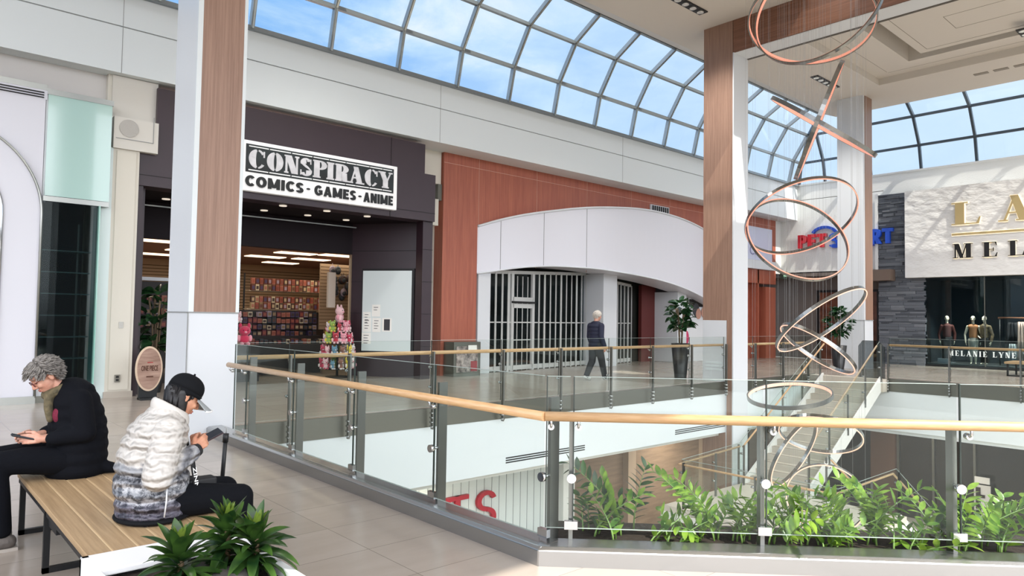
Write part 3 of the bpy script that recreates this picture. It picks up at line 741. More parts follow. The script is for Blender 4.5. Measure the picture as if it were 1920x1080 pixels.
# ================================================================ SWOOP STORE
SW = [(12.878, 15.899, 4.297, 2.911), (13.495, 15.784, 4.507, 3.019), (14.135, 15.667, 4.691, 3.131), (14.802, 15.553, 4.851, 3.214), (15.603, 15.428, 5.011, 3.273), (16.457, 15.315, 5.165, 3.285), (17.38, 15.223, 5.297, 3.284), (18.393, 15.164, 5.4, 3.232), (19.531, 15.153, 5.485, 3.164), (20.844, 15.214, 5.507, 3.061), (22.407, 15.381, 5.455, 2.877), (24.104, 15.649, 5.298, 2.592), (25.2, 15.85, 5.08, 2.3)]
def fin(P_, k=4):
    out = []
    for i in range(len(P_) - 1):
        p0, p1, p2, p3 = [np.array(P_[max(0, min(len(P_) - 1, i + d_))]) for d_ in (-1, 0, 1, 2)]
        for q in range(k):
            s_ = q / k; out.append(.5 * ((2 * p1) + (-p0 + p2) * s_ + (2 * p0 - 5 * p1 + 4 * p2 - p3) * s_ ** 2 + (-p0 + 3 * p1 - 3 * p2 + p3) * s_ ** 3))
    out.append(np.array(P_[-1])); return out
S2 = fin(SW)
t = thing('curved_fascia', 'large glossy white wave-shaped fascia over the gated store', 'fascia', (18, 15.6, 2.9))
mb = MB(); n2 = len(S2)
for i in range(n2): pass
vs = []
for x, y, zt, zb in S2: vs += [(x, y, zt), (x, y, zb), (x + .05, 16.6, zb), (x + .05, 15.895, zt)]
fs = []
for i in range(n2 - 1):
    a, b = 4 * i, 4 * i + 4
    fs += [(a, a + 1, b + 1, b), (a + 1, a + 2, b + 2, b + 1), (a + 3, a, b, b + 3), (a + 2, a + 3, b + 3, b + 2)]
fs += [(0, 3, 2, 1), (4 * n2 - 4, 4 * n2 - 3, 4 * n2 - 2, 4 * n2 - 1)]
mb.add(vs, fs, 0, False); o = mb.build('fascia_face', GLOSSW, t)

MB().tube([(x, y - .01, zt) for x, y, zt, zb in S2], .035, 8).build('top_trim', WHITE2, t)
MB().tube([(x, y - .01, zb) for x, y, zt, zb in S2], .025, 8).build('bottom_trim', WHITE2, t)
for x_ in (13.7, 15.2, 16.8):
    q = min(S2, key=lambda s_: abs(s_[0] - x_)); MB().bar((q[0], q[1] - .004, q[3]), (q[0], q[1] - .004, q[2]), .012, .012).build('panel_joint', JN, t)
def white_pillar(x0, y0, x1, y1, z1, label):
    tag(bevel(MB().box(x0, y0, 0, x1, y1, z1).build('store_pillar', WHITE2), .01), label, 'pillar')
white_pillar(12.95, 15.9, 13.42, 16.5, 2.98, 'white square pillar at the left end of the wave fascia')
white_pillar(18.62, 16.0, 19.35, 17.1, 3.22, 'white square pillar between the two folding gates')
white_pillar(23.15, 16.1, 23.75, 17.4, 2.75, 'white square pillar right of the maroon wall strip')
struct('wall_maroon', MB().box(22.3, 17.2, 0, 23.2, 17.35, 3.0), mat('maroon_wall', '5B2320', .5), 'maroon wall strip beside the gated store')
struct('wall_store_back', MB().box(12.7, 17.45, 0, 27.2, 17.55, 3.9).box(12.9, 15.95, 3.3, 25, 17.4, 3.4), mat('dark_store', '10140F', .4, spec=.6), 'dark glass behind the folding gates')
# folding security gates
GATE = mat('gate_aluminium', 'D2D4D2', .4, metal=.25)
def gate(P0, P1, h0, h1, nbars, label, door=None):
    P0, P1 = Vector(P0), Vector(P1); t = thing('folding_gate', label, 'security gate', tuple((P0 + P1) / 2))
    U = (P1 - P0); nr = Vector((-U.y, U.x, 0)).normalized()
    r = MB()
    for z, hh in ((.10, .14), (1.50, .035)): r.bar(P0 + Vector((0, 0, z)), P1 + Vector((0, 0, z)), .03, hh)
    r.bar(P0 + Vector((0, 0, h0 - .05)), P1 + Vector((0, 0, h1 - .05)), .06, .1)
    r.build('rail', GATE, t)
    for k in range(nbars + 1):
        s_ = k / nbars
        if door and door[0] < s_ < door[1]: continue
        p = P0 + U * s_ + nr * (.05 if k % 2 else -.05); h = h0 + (h1 - h0) * s_
        MB().bar(p, p + Vector((0, 0, h - .06)), .028 if k % 6 else .075, .025, 0, nr).build('gate_bar', GATE, t)
    pn = MB().add([P0 + nr * .06 + Vector((0, 0, .1)), P1 + nr * .06 + Vector((0, 0, .1)), P1 + nr * .06 + Vector((0, 0, h1)), P0 + nr * .06 + Vector((0, 0, h0))], [(0, 1, 2, 3)])
    pn.build('gate_panel', G_DARK, t)
    if door:
        a, b = P0 + U * door[0], P0 + U * door[1]; f = MB()
        for q in (a, b): f.bar(q, q + Vector((0, 0, h0)), .12, .08, 0, nr)
        for z in (.1, 2.02, 2.22): f.bar(a + Vector((0, 0, z)), b + Vector((0, 0, z)), .08, .14)
        f.build('door_frame', GATE, t)
        d = MB()
        for k in range(1, 4):
            q = a + (b - a) * (k / 4); d.bar(q, q + Vector((0, 0, h0 - .1)), .025, .02, 0, nr)
        d.bar(a + Vector((0, 0, .95)), b + Vector((0, 0, .95)), .02, .03); d.build('door_bar', GATE, t)
        MB().bar(a + Vector((-.05, -.06, 2.13)), b + Vector((.05, -.06, 2.13)), .05, .06).build('closer', BLK, t)
gate((13.42, 16.05, 0), (18.62, 16.85, 0), 3.05, 3.28, 34, 'wide aluminium folding gate with door in the white store', (.22, .42))
gate((19.4, 16.6, 0), (21.6, 17.2, 0), 3.1, 3.0, 14, 'narrow aluminium folding gate right of the white pillar')

# picture wall right of the third pillar and lettered panel near the orange frame
t = thing('wall_poster', 'black and white photo poster of two people behind the potted tree', 'poster', (24.6, 16.3, 1.3))
MB().box(23.8, 16.35, 0, 27.2, 16.5, 2.6).build('poster_sheet', mat('poster_paper', 'D5D8DB', .5), t)
pm = MB()
pm.box(23.85, 16.33, 1.75, 24.2, 16.34, 2.55).box(24.28, 16.33, 2.2, 25.4, 16.34, 2.5)
pm.build('dark_print', BLK, t)
hd = MB(); hd.ell((24.75, 16.33, 2.08), (.24, .012, .28)); hd.ell((25.5, 16.33, 2.22), (.26, .012, .3)); hd.build('hair_print', mat('print_dark_grey', '3C3F44', .7), t)
hd = MB(); hd.ell((24.92, 16.322, 1.92), (.2, .012, .22)); hd.ell((25.3, 16.322, 1.98), (.18, .012, .22)); hd.build('face_print', mat('print_skin', 'B98C7C', .7), t)
MB().ell((24.1, 16.33, .95), (.16, .012, .28)).build('pink_print', mat('print_pink', 'C23A63', .7), t)
t = thing('store_sign', 'pale lavender store sign panel right of the portal pillar', 'sign', (29, 15.85, 4.3))
MB().box(26.6, 15.78, 4.35, 29.95, 15.89, 5.80).build('sign_board', mat('lavender_panel', 'C7CDE2', .35), t)
MB().box(26.6, 15.70, 3.95, 30.1, 15.9, 4.33).build('lower_band', WHITE2, t)
text_mesh('Cla', (28.0, 15.79, 4.55), (1, 0, 0), (0, 0, 1), (0, -1, 0), .42, .02, bold=.0, m=mat('lavender_letters', '7C80A8', .5), parent=t)
struct('wall_terracotta', MB().box(26.0, 16.3, 0, 29.6, 16.5, 3.95).box(28.9, 15.9, 0, 29.0, 16.3, 3.95).box(25.2, 16.3, 2.6, 26, 16.5, 3.5), TERRA, 'terracotta wall below the lavender sign')
o = MB().box(28.2, 15.76, 5.2, 28.7, 15.8, 5.7)

# entrance of the pet shop in the corner
mb = MB().box(31.9, 11.5, 0, 32.0, 20, 3.9).box(30.5, 17.5, 0, 34, 17.6, 3.9).box(31.0, 11.5, 3.7, 32, 17.5, 3.9)
struct('wall_entrance', mb, mat('entrance_taupe', '6E6660', .6), 'taupe recess of the pet shop entrance')
mb = MB().box(31.85, 12.0, .0, 31.88, 13.6, 3.1, 0)
t = thing('door_1', 'dark glazed entrance with warm shop behind', None, (31.8, 12.8, 0), kind='structure')
MB().box(31.80, 11.9, 3.0, 31.9, 14.6, 3.1).box(31.8, 11.9, 0, 31.9, 12.0, 3.0).box(31.8, 14.5, 0, 31.9, 14.6, 3.0).box(31.8, 13.2, 0, 31.9, 13.26, 3.0).build('door_frame', BLACKM, t)
MB().box(31.84, 12.0, 0, 31.86, 14.5, 3.0).build('pane', mat('warm_shop_view', '3A1E16', .3, var=.9, alt='7A4A34', vscale=2.2), t)
tag(MB().box(30.15, 10.85, 3.38, 31.0, 12.2, 3.83).build('canopy', mat('canopy_brown', '6B5B50', .5)), 'brown box canopy over the entrance by the slate wall', 'canopy')
t = thing('exit_sign', 'small dark exit sign box on the corner wall', 'exit sign', (30.7, 15.6, 3.7))
MB().box(30.62, 15.6, 3.62, 31.0, 15.75, 3.95).build('sign_box', mat('exit_box', '26352C', .5), t)
text_mesh('EXIT', (30.66, 15.59, 3.72), (1, 0, 0), (0, 0, 1), (0, -1, 0), .13, .01, width=.28, m=mat('exit_green', 'A9E0C0', .5, emit='A9F0C8', estr=.8), parent=t)

# sign PETSMART on the corner wall
t = thing('pet_shop_sign', 'red and blue block letter sign partly hidden by pillar', 'sign', (30.9, 13, 4.9))
RED = mat('sign_red', 'B01E2B', .4, emit='C01A28', estr=.12); BLUE = mat('sign_blue', '1747B0', .4, emit='1747C0', estr=.12)
lettering(MB(), 'PET', (30.98, 15.02, 4.97), (0, -1, 0), (0, 0, 1), (-1, 0, 0), .60, .14, gap=.06, fn=sans_glyph, width=1.28, T=.27, parts=('red_letter', RED, t))
BL_ = ('blue_letter', BLUE, t); lettering(MB(), 'S', (30.98, 13.62, 4.90), (0, -1, 0), (0, 0, 1), (-1, 0, 0), .66, .14, fn=sans_glyph, width=.55, T=.27, parts=BL_); lettering(MB(), 'M', (30.98, 12.95, 4.9), (0, -1, 0), (0, 0, 1), (-1, 0, 0), .62, .14, T=.24, s=0, width=.62, parts=BL_); lettering(MB(), 'A', (30.98, 12.3, 4.9), (0, -1, 0), (0, 0, 1), (-1, 0, 0), .62, .14, T=.24, s=0, width=.55, parts=BL_)
lettering(MB(), 'RT', (30.64, 11.75, 4.92), (0, -1, 0), (0, 0, 1), (-1, 0, 0), .62, .14, gap=.05, fn=sans_glyph, width=.88, T=.27, parts=BL_)
mb = MB()
for q in ring_arc(13.85, 5.45, .62, .46, .12, .12, 25, 155): mb.prism([Vector((30.98, 27.7 - x, z)) for x, z in q], (0, 0, 0), (-.12, 0, 0))
mb.build('ball_arc', BLUE, t)

# slate pillar
def slate():
    mb = MB(); rr_ = random.Random(3); z = 0
    mb.box(30.78, 9.75, 0, 31.2, 11.5, 6.95, 1)
    while z < 6.9:
        h = rr_.choice((.05, .07, .09, .12)); y = 9.72 + rr_.random() * .1
        while y < 11.5:
            w = rr_.uniform(.25, .8); y1 = min(y + w, 11.5)
            mb.box(30.70 - rr_.random() * .06, y, z, 30.8, y1 - .006, min(z + h - .006, 6.95), rr_.choice((0, 0, 2, 3))); y = y1
        z += h
    return mb
struct('wall_slate', slate(), [mat('slate_a', '5A5F66', .7, bump=.4, bscale=20), BLK, mat('slate_b', '464B52', .7, bump=.4, bscale=20), mat('slate_c', '6C7076', .7, bump=.4, bscale=20)], 'stacked dark slate stone wall beside the dress shop')

# fashion shop front (x = 30.3)
mb = MB().box(30.32, -8, 3.47, 31.0, 10.36, 6.92)
struct('wall_fashion_fascia', mb, mat('rough_plaster', 'DCDCDA', .75, bump=.5, bscale=2.4, bstretch=(1, 1, 1.6), bdist=.10), 'rough white plaster fascia of the dress shop')
bpy.data.objects
t = thing('dress_shop_sign', 'gold and black serif lettering on the rough white fascia', 'sign', (30.3, 7.5, 4.1))
GOLD = mat('gold_letters', 'B5A173', .4, metal=.3); HALO = mat('halo_light', 'FFF0CC', .5, emit='FFF2DA', estr=.9)
def haloed(text, y, z, h, w, m_, T, gap, nm):
    lettering(MB(), text, (30.28, y, z), (0, -1, 0), (0, 0, 1), (-1, 0, 0), h, .04, gap=gap, T=T, t=.05, s=.09, width=w, parts=(nm, m_, t))
    lettering(MB(), text, (30.312, y + .015, z - .012), (0, -1, 0), (0, 0, 1), (-1, 0, 0), h + .03, .006, gap=gap, T=T + .02, t=.075, s=.09, width=w + .03, parts=('halo', HALO, t))
haloed('L', 8.69, 5.42, .84, .98, GOLD, .22, .3, 'gold_letter'); haloed('A', 7.16, 5.42, .92, 1.05, GOLD, .24, .3, 'gold_letter')
MB().box(30.26, -2, 5.02, 30.31, 8.69, 5.10).build('gold_bar', GOLD, t); MB().box(30.31, -2, 5.00, 30.318, 8.71, 5.12).build('halo', HALO, t)
haloed('MELANIE', 8.66, 4.15, .55, 5.4, BLK, .22, .42, 'black_letter')
# window below
wf = thing('window_4', 'dark glass display window of the dress shop', None, (30.75, 5, 0), kind='structure')
MB().box(30.74, -8, .05, 30.76, 9.9, 3.47).build('pane', glassmat('fashion_glass', (.70, .78, .80, 1), .35), wf)
MB().box(30.7, -8, 0, 30.8, 9.95, .08).build('sill', BLACKM, wf)
for y in (7.75, 5.1): MB().box(30.73, y, .08, 30.78, y + .03, 3.47).build('mullion', STEELD, wf)
mb = MB().box(33.2, -8, 0, 33.3, 10, 3.6, 0).box(30.8, 9.95, 0, 33.3, 10.1, 3.6, 0).box(30.8, -8, 3.47, 33.3, 10, 3.6, 0)
mb.box(33.1, 6.0, 0, 33.2, 6.9, 3.2, 1)
struct('wall_fashion_inside', mb, [mat('navy_inside', '16232B', .6), mat('burgundy_curtain', '4A1C20', .8)], 'dark inside wall of the dress shop')
struct('floor', MB().box(30.8, -8, -.02, 33.2, 10, .12), mat('window_floor', '3A3F42', .5), 'raised floor of the dress shop window')
t = thing('window_lettering', 'white serif name lettering low on the dress shop window', 'lettering', (30.72, 8, .44))
lettering(MB(), 'MELANIE LYNE', (30.72, 8.98, .45), (0, -1, 0), (0, 0, 1), (-1, 0, 0), .20, .004, gap=.28, T=.22, t=.06, s=.07, width=2.18, parts=('letter', mat('vinyl_white', 'E8EAEA', .5, emit='FFFFFF', estr=.15), t))
for y in (7.0, 9.0):
    l_ = bpy.data.objects.new('window_lamp', bpy.data.lights.new('window_lamp', 'SPOT')); C.objects.link(l_); l_.location = (31.3, y - .6, 3.35); l_.data.energy = 900; l_.data.spot_size = 1.5; l_.data.spot_blend = .6; l_.data.color = (1, .9, .78)
    l_.rotation_euler = (Vector((.15, .3, -2.2))).to_track_quat('-Z', 'Y').to_euler(); l_.data.shadow_soft_size = .05
tag(MB().cyl((31.25, 6.45, 3.38), .05, .08, 14).build('spotlight', mat('spot_lens', 'FFF6E0', .3, emit='FFF4DC', estr=8)), 'small bright spotlight at the dress shop window head', 'spotlight')

# ================================================================ LOWER LEVEL
mb = MB()
mb.box(3.4, 12.2, -5, 12.35, 12.4, -1.34, 0)
for k in range(40): mb.box(3.6 + k * .22, 12.19, -3.4, 3.607 + k * .22, 12.2, -1.7, 1)
mb.box(12.55, 12.0, -5, 12.95, 12.5, -1.34, 2)
mb.box(3.4, 10.5, -1.45, 22.3, 17, -1.34, 2)
struct('wall_lower', mb, [mat('lower_siding', 'C6CBC6', .5), JN, mat('lower_white', 'CFCFC8', .6)], 'pale sided wall below the walkway')
t = thing('lower_sign', 'red sign letters on the pale wall below the railing', 'sign', (9.5, 12.15, -3))
lettering(MB(), 'SPORTS', (6.05, 12.19, -3.03), (1, 0, 0), (0, 0, 1), (0, -1, 0), .82, .08, gap=.26, fn=sans_glyph, T=.135, width=4.45, parts=('letter', mat('deep_red', 'A3172B', .4), t))
tag(MB().box(3.5, 11.0, -5, 12.5, 12.0, -3.55).build('sign_ledge', WHITE2), 'white ledge under the red lettered wall', 'ledge')
mb = MB().box(13.0, 13.2, -5, 21.5, 13.4, -1.4, 0).box(20.5, 12.4, -5, 22, 13.2, -1.4, 1)
for x in (16.3, 20.2): mb.box(x, 13.0, -5, x + .35, 13.2, -1.4, 2)
mb.box(21.5, 13.2, -5, 36, 13.4, -1.4, 3)
struct('wall_lower_shops', mb, [mat('brown_shop_wall', '8B7460', .6, var=.3, alt='75604E', vscale=1.5, vstretch=(1, 1, 9)), DARKIN, mat('tan_post', 'A8937F', .6), mat('lower_taupe', '6B6058', .6)], 'brown lower shopfront seen through the railing')
# right lower shops x=26
mb = MB().box(26.6, -8, -5, 26.7, 12.6, -1.5, 0).box(22.5, -8, -1.62, 27, 13, -1.5, 3)
for y in (9.3, 8.2, 7.0, 5.2): mb.box(26.5, y, -5, 26.58, y + .07, -1.9, 2)
mb.box(26.45, -8, -1.98, 26.6, 12.6, -1.55, 1)
mb.box(26.4, 9.4, -5, 26.6, 10.2, -1.5, 4)
struct('wall_lower_right', mb, [mat('dark_glass_wall', '23211F', .25, spec=.7), mat('brown_header', '6B5A4E', .5), STEELD, WHITE, mat('brown_strip', '5B4336', .5)], 'dark glazed lower shops under the right walkway')
tag(MB().box(26.35, 5.9, -1.96, 26.45, 6.75, -1.72).build('orange_sign', mat('orange_sign', 'C04A1E', .4, emit='D0501C', estr=.3)), 'orange sign strip over the lower right shop', 'sign')
t = thing('boot_poster', 'white standing poster with dark boots in the lower shop', 'poster', (26.3, 6.75, -5))
MB().box(26.3, 6.55, -5, 26.34, 7.0, -3.45).build('sheet', mat('poster_white', 'C9C6C0', .6), t)
for k in range(3):
    z = -3.75 - k * .36; b = MB().box(26.28, 6.82, z - .02, 26.3, 6.95, z + .22).box(26.28, 6.7, z - .1, 26.3, 6.95, z); b.build('boot_print', mat('boot_brown', '2B211C', .6), t)
MB().box(26.28, 6.57, -3.40, 26.34, 6.98, -3.2).build('header_card', mat('poster_white2', 'D5D2CC', .6), t)
for x, y, e in ((8, 11.2, 60), (18, 12, 110), (25, 8, 70), (25, 2, 60), (16, 4, 60)):
    l_ = bpy.data.objects.new('lower_lamp', bpy.data.lights.new('lower_lamp', 'AREA')); C.objects.link(l_); l_.location = (x, y, -1.75); l_.data.energy = e; l_.data.size = 1.2; l_.data.color = (1, .9, .78)

win5 = thing('window_5', 'unseen roof window added above the sculpture to let in the sun patch', None, (16.1, 6.9, 10.6), kind='structure')  # added out of view so that sun falls on the far walkway floor
MB().box(OX0, OY0, 10.58, OX1, OY1, 10.59).build('pane', G_SKY, win5)
MB().box(OX0 - .05, OY0 - .05, 10.56, OX0, OY1 + .05, 10.62).box(OX1, OY0 - .05, 10.56, OX1 + .05, OY1 + .05, 10.62).box(OX0, OY0 - .05, 10.56, OX1, OY0, 10.62).box(OX0, OY1, 10.56, OX1, OY1 + .05, 10.62).box(16.05, OY0, 10.55, 16.11, OY1, 10.62).build('window_frame', ALU, win5)
# spots at the recessed lights, and added ones without a fixture, brighten the walkway
for x, y in ((15.4, 10.4), (23.7, 10.55), (7.0, 11.4), (26.4, 6.2), (23.4, 4.9)):
    l_ = bpy.data.objects.new('ceiling_lamp', bpy.data.lights.new('ceiling_lamp', 'SPOT')); C.objects.link(l_); l_.location = (x, y, 9.76); l_.data.energy = 1500; l_.data.spot_size = 2.1; l_.data.spot_blend = 1; l_.data.color = (1, .95, .88); l_.data.shadow_soft_size = .3
# ================================================================ RAILINGS
def V(*a): return Vector(a)
def cap_disc(mb, p, n, r=.028, l=.05): mb.cyl(p, r, l, 16, axis=n)
def railing(name, label, P0, P1, out, posts, zt=1.25, zb=.13, post_z=(0, 1.08), rail=True, post_w=.065, rail_z=.985, rail_off=.11, glass_off=.0, ext=(0, 0), gap=.012, near=False):
    """straight glass railing from P0 to P1 (2D); out = unit vector pointing to the void; posts = distances along"""
    P0, P1 = V(*P0, 0), V(*P1, 0); U = (P1 - P0).normalized(); Ln = (P1 - P0).length; out = V(*out, 0).normalized()
    t = thing(name, label, 'railing', tuple(P0))
    for d in posts:
        p = P0 + U * d + out * .085
        po_ = MB().bar(p + V(0, 0, post_z[0]), p + V(0, 0, post_z[1]), post_w, .028, 0, U).build('post', STEEL2, t)
        for z in (.56,) if near else (.75, .40):
            ft = MB(); ft.cyl(P0 + U * d + out * .07 + V(0, 0, z), .012, .09, 10, axis=-out); cap_disc(ft, P0 + U * d - out * .008 + V(0, 0, z), -out, .032 if near else .026, .03); ft.build('glass_fitting', CHROME, po_)
        if not near:
            for z in (-.05, -.13, -.21, -.29): MB().cyl(P0 + U * d + out * .02 + V(0, 0, z), .018, .11, 10, axis=out).build('bolt', CHROME, po_)
        else:
            q_ = P0 + U * d + V(0, 0, zb + .02); ft = MB().bar(q_ - U * .045, q_ + U * .045, .035, .055); ft.cyl(q_ + out * .05, .012, .06, 10, axis=-out); ft.build('glass_clamp', CHROME, po_)
    ds = [-ext[0]] + list(posts) + [Ln + ext[1]]
    ds = sorted(set(round(x, 3) for x in ds))
    for a, b in zip(ds, ds[1:]):
        if b - a < .1: continue
        q0, q1 = P0 + U * (a + gap), P0 + U * (b - gap)
        g = MB(); zm = (zb + zt) / 2
        g.bar(q0 + V(0, 0, zm), q1 + V(0, 0, zm), .012, zt - zb); o = g.build('glass_panel', [G_RAIL, G_EDGE], t)
        ed = MB(); ed.bar(q0 + V(0, 0, zt), q1 + V(0, 0, zt), .013, .004); ed.bar(q0 + V(0, 0, zb), q1 + V(0, 0, zb), .013, .003); ed.bar(q0 + V(0, 0, zb), q0 + V(0, 0, zt), .014, .008, 1, U); ed.build('glass_edge', [G_EDGE, G_EDGE2], o)
        br = MB()
        for q in (q0 + U * .03,):
            r0 = q - out * .02 + V(0, 0, rail_z - .075); br.cyl(r0, .022, .04, 12, axis=-out)
            br.tube([r0 - out * .035, q - out * rail_off + V(0, 0, rail_z - .06), q - out * rail_off + V(0, 0, rail_z - .01)], .010, 8)
        if rail: br.build('rail_bracket', CHROME, t)
    if rail:
        a = P0 - U * ext[0] - out * rail_off + V(0, 0, rail_z); b = P1 + U * ext[1] - out * rail_off + V(0, 0, rail_z)
        MB().tube([a, b], .033, 16).build('handrail', WOODR, t)
    return t
STEEL2 = mat('satin_post_steel', '7C7D79', .34, metal=.9)

# foreground: left run along Y and the diagonal run
s2 = math.sqrt(.5)
c0 = (3.45, 3.46)
railing('glass_railing', 'glass railing with oak handrail from the near corner to the white pillar', (3.45, 9.15), (3.45, 3.46), (1, 0), [.35, 1.69, 3.03, 4.36, 5.67], zt=1.25, zb=.16, post_z=(.05, 1.10), post_w=.085, rail_off=.08, ext=(.05, .055), near=True)
Pd = V(3.45, 3.46, 0); Pe = Pd + V(s2, -s2, 0) * 6
railing('glass_railing', 'sunlit diagonal glass railing with oak handrail in front of the green plants', (Pd.x, Pd.y), (Pe.x, Pe.y), (s2, s2), [.17, 1.47, 2.74, 4.02, 5.3], zt=1.25, zb=.22, post_z=(.03, .96), post_w=.085, rail_off=.08, ext=(.015, 0), near=True)
# steel curbs
def curb(label, pts):
    """pts: list of 2D outer edge points; curb 0.24 wide towards void"""
    mb = MB()
    for (a, b, n) in pts:
        a, b, n = V(*a, 0), V(*b, 0), V(*n, 0)
        prof = [(0, 0), (0, .105), (.03, .125), (.20, .13), (.22, .10), (.22, -.30), (0, -.30)]
        mb.prism([a + n * x + V(0, 0, z) for x, z in prof], (0, 0, 0), b - a)
    tag(bevel(mb.build('steel_curb', mat('curb_steel', 'A7A8A8', .25, metal=.9, bump=.02, bscale=40, bstretch=(1, 1, 10))), .006), label, 'curb')
curb('brushed steel curb under the railing beside the tiled walkway', [((3.32, 9.8), (3.32, 3.40), (1, 0))])
curb('bright steel curb along the diagonal plant bed', [((3.32, 3.40), (9, -2.28), (s2, s2))])
# plant bed behind the diagonal curb
mb = MB(); a = V(3.56, 3.50, 0); b = a + V(s2, -s2, 0) * 7; w = V(s2, s2, 0) * .62
mb.prism([a + V(0, 0, .06), b + V(0, 0, .06), b + w + V(0, 0, .06), a + w + V(0, 0, .06)], (0, 0, 0), (0, 0, -.35))
tag(mb.build('soil_bed', mat('dark_soil', '2A211B', .95, bump=.8, bscale=30)), 'dark soil in the plant bed behind the diagonal curb', 'soil', kind='stuff')

# far railing along y = 10.25
railing('glass_railing', 'long glass railing of the far walkway before the comic shop and gated store', (3.75, 10.25), (16.95, 10.25), (0, -1), [.9, 1.9, 3.54, 5.18, 6.77, 8.36, 9.88, 11.48, 13.08], zt=1.22, zb=.06, post_z=(-.33, 1.03), post_w=.06, rail_z=1.0, rail_off=.09)
railing('glass_railing', 'short glass railing between the portal pillar and the stairs', (17.85, 10.25), (21.9, 10.25), (0, -1), [.5, 2.1, 3.7], zt=1.22, zb=.06, post_z=(-.33, 1.03), rail_z=1.0, rail_off=.09)
railing('glass_railing', 'glass railing of the right walkway before the dress shop', (22.3, 8.1), (22.3, -6), (-1, 0), [.02, 1.62, 3.27, 4.9, 6.5, 8.1, 9.7, 11.3, 12.9], zt=1.22, zb=.06, post_z=(-.38, 1.03), rail_z=1.0, rail_off=.09)

# ================================================================ STAIRS
STW = mat('stair_white', 'D5D5D0', .5); TREAD = mat('stair_tread', 'C3BBAE', .5, var=.1); DIRTY = mat('tread_line', '8C7B6C', .6)
t = thing('staircase', 'switchback stairs with white stringers going down from the right walkway', 'stairs', (19, 9, -2.6))
def flight(x0, z0, x1, z1, y0, y1, n):
    tr = MB(); ln = MB(); dx = (x1 - x0) / n; dz = (z1 - z0) / n; s_ = 1 if dx > 0 else -1
    for k in range(n):
        xa, xb = x0 + dx * k, x0 + dx * (k + 1); z = z0 + dz * (k + 1)
        tr.box(min(xa, xb) - .02, y0, z - .06, max(xa, xb) + .02, y1, z); tr.box(xa - .01, y0, z, xa + .01, y1, z - dz)
        ln.box(xb - .03 * s_, y0 + .02, z + .001, xb - .005 * s_, y1 - .02, z + .006)
    tr.build('tread_flight', TREAD, t); ln.build('nosing', DIRTY, t)
    for y in (y0, y1):
        sg = MB(); yy = (y - .06, y) if y == y0 else (y, y + .06)
        sg.prism([V(x0, yy[0], z0 + .08), V(x1, yy[0], z1 + .10), V(x1, yy[0], z1 - .32), V(x0, yy[0], z0 - .34)], (0, 0, 0), (0, .06, 0)); sg.build('stringer', STW, t)
flight(21.95, 0, 17.25, -2.66, 8.22, 9.86, 16)
flight(17.0, -2.66, 21.2, -5.0, 5.98, 7.55, 14)
MB().box(13.8, 5.9, -2.82, 17.25, 9.95, -2.66).build('landing', TREAD, t)
MB().box(13.75, 5.85, -2.95, 17.3, 10.0, -2.80).build('landing_edge', STW, t)
MB().box(15.2, 7.5, -5, 15.6, 7.9, -2.9).build('support_column', STW, t)
ur = MB().box(21.9, 8.1, -.36, 22.32, 10.3, -.002).build('landing', TREAD, t)
def sloped_rail(label, pts, out, zg=(.12, 1.05), post_every=1.5):
    t = thing('stair_railing', label, 'railing', pts[0])
    pts = [V(*p) for p in pts]; out = V(*out)
    MB().tube([p + V(0, 0, .93) - out * .07 for p in pts], .024, 12).build('handrail', WOODR, t)
    for a, b in zip(pts, pts[1:]):
        MB().prism([a + V(0, 0, zg[0]), b + V(0, 0, zg[0]), b + V(0, 0, zg[1]), a + V(0, 0, zg[1])], out * -.006, out * .006).build('glass_panel', G_RAIL, t)
        MB().tube([a + V(0, 0, zg[1]), b + V(0, 0, zg[1])], .006, 6).build('glass_edge', G_EDGE, t)
        L_ = (b - a).length; n = max(1, round(L_ / post_every))
        for k in range(n + 1):
            p = a + (b - a) * (k / n) + out * .05
            po_ = MB().bar(p + V(0, 0, -.12), p + V(0, 0, .98), .03, .06).build('post', STEEL2, t)
            for z in (.3, .75): MB().cyl(p + V(0, 0, z), .026, .09, 10, axis=-out).build('glass_fitting', CHROME, po_)
sloped_rail('right glass railing of the upper stair flight', [(21.9, 8.2, .05), (17.3, 8.2, -2.6)], (0, -1, 0))
sloped_rail('left glass railing of the upper stair flight', [(21.9, 9.9, .05), (17.1, 9.9, -2.6)], (0, 1, 0))
sloped_rail('glass railing round the stair landing and down the lower flight', [(17.1, 9.85, -2.6), (13.85, 9.5, -2.6), (13.85, 5.95, -2.6), (16.8, 5.95, -2.6), (21.0, 5.95, -4.95)], (0, -1, 0))
sloped_rail('inner glass railing of the lower stair flight', [(17.2, 7.62, -2.6), (21.1, 7.62, -4.9)], (0, 1, 0))
tag(MB().cyl((19.8, 9.2, -3.4), .9, .12, 32).build('round_canopy', mat('round_canopy', '6B635B', .4)), 'round grey canopy disc under the stairs', 'canopy')
# grey curved screen beside stair head
pts_ = [V(22.35, 8.22, 0), V(22.35, 8.98, 0), V(22.35, 8.98, .95), V(22.35, 8.85, 1.12), V(22.35, 8.4, 1.12), V(22.35, 8.22, .95)]
tag(MB().prism(pts_, (0, 0, 0), (.04, 0, 0)).build('stair_gate', glassmat('smoky_glass', (.45, .47, .48, 1), .9)), 'smoky glass gate panel at the head of the stairs', 'gate')

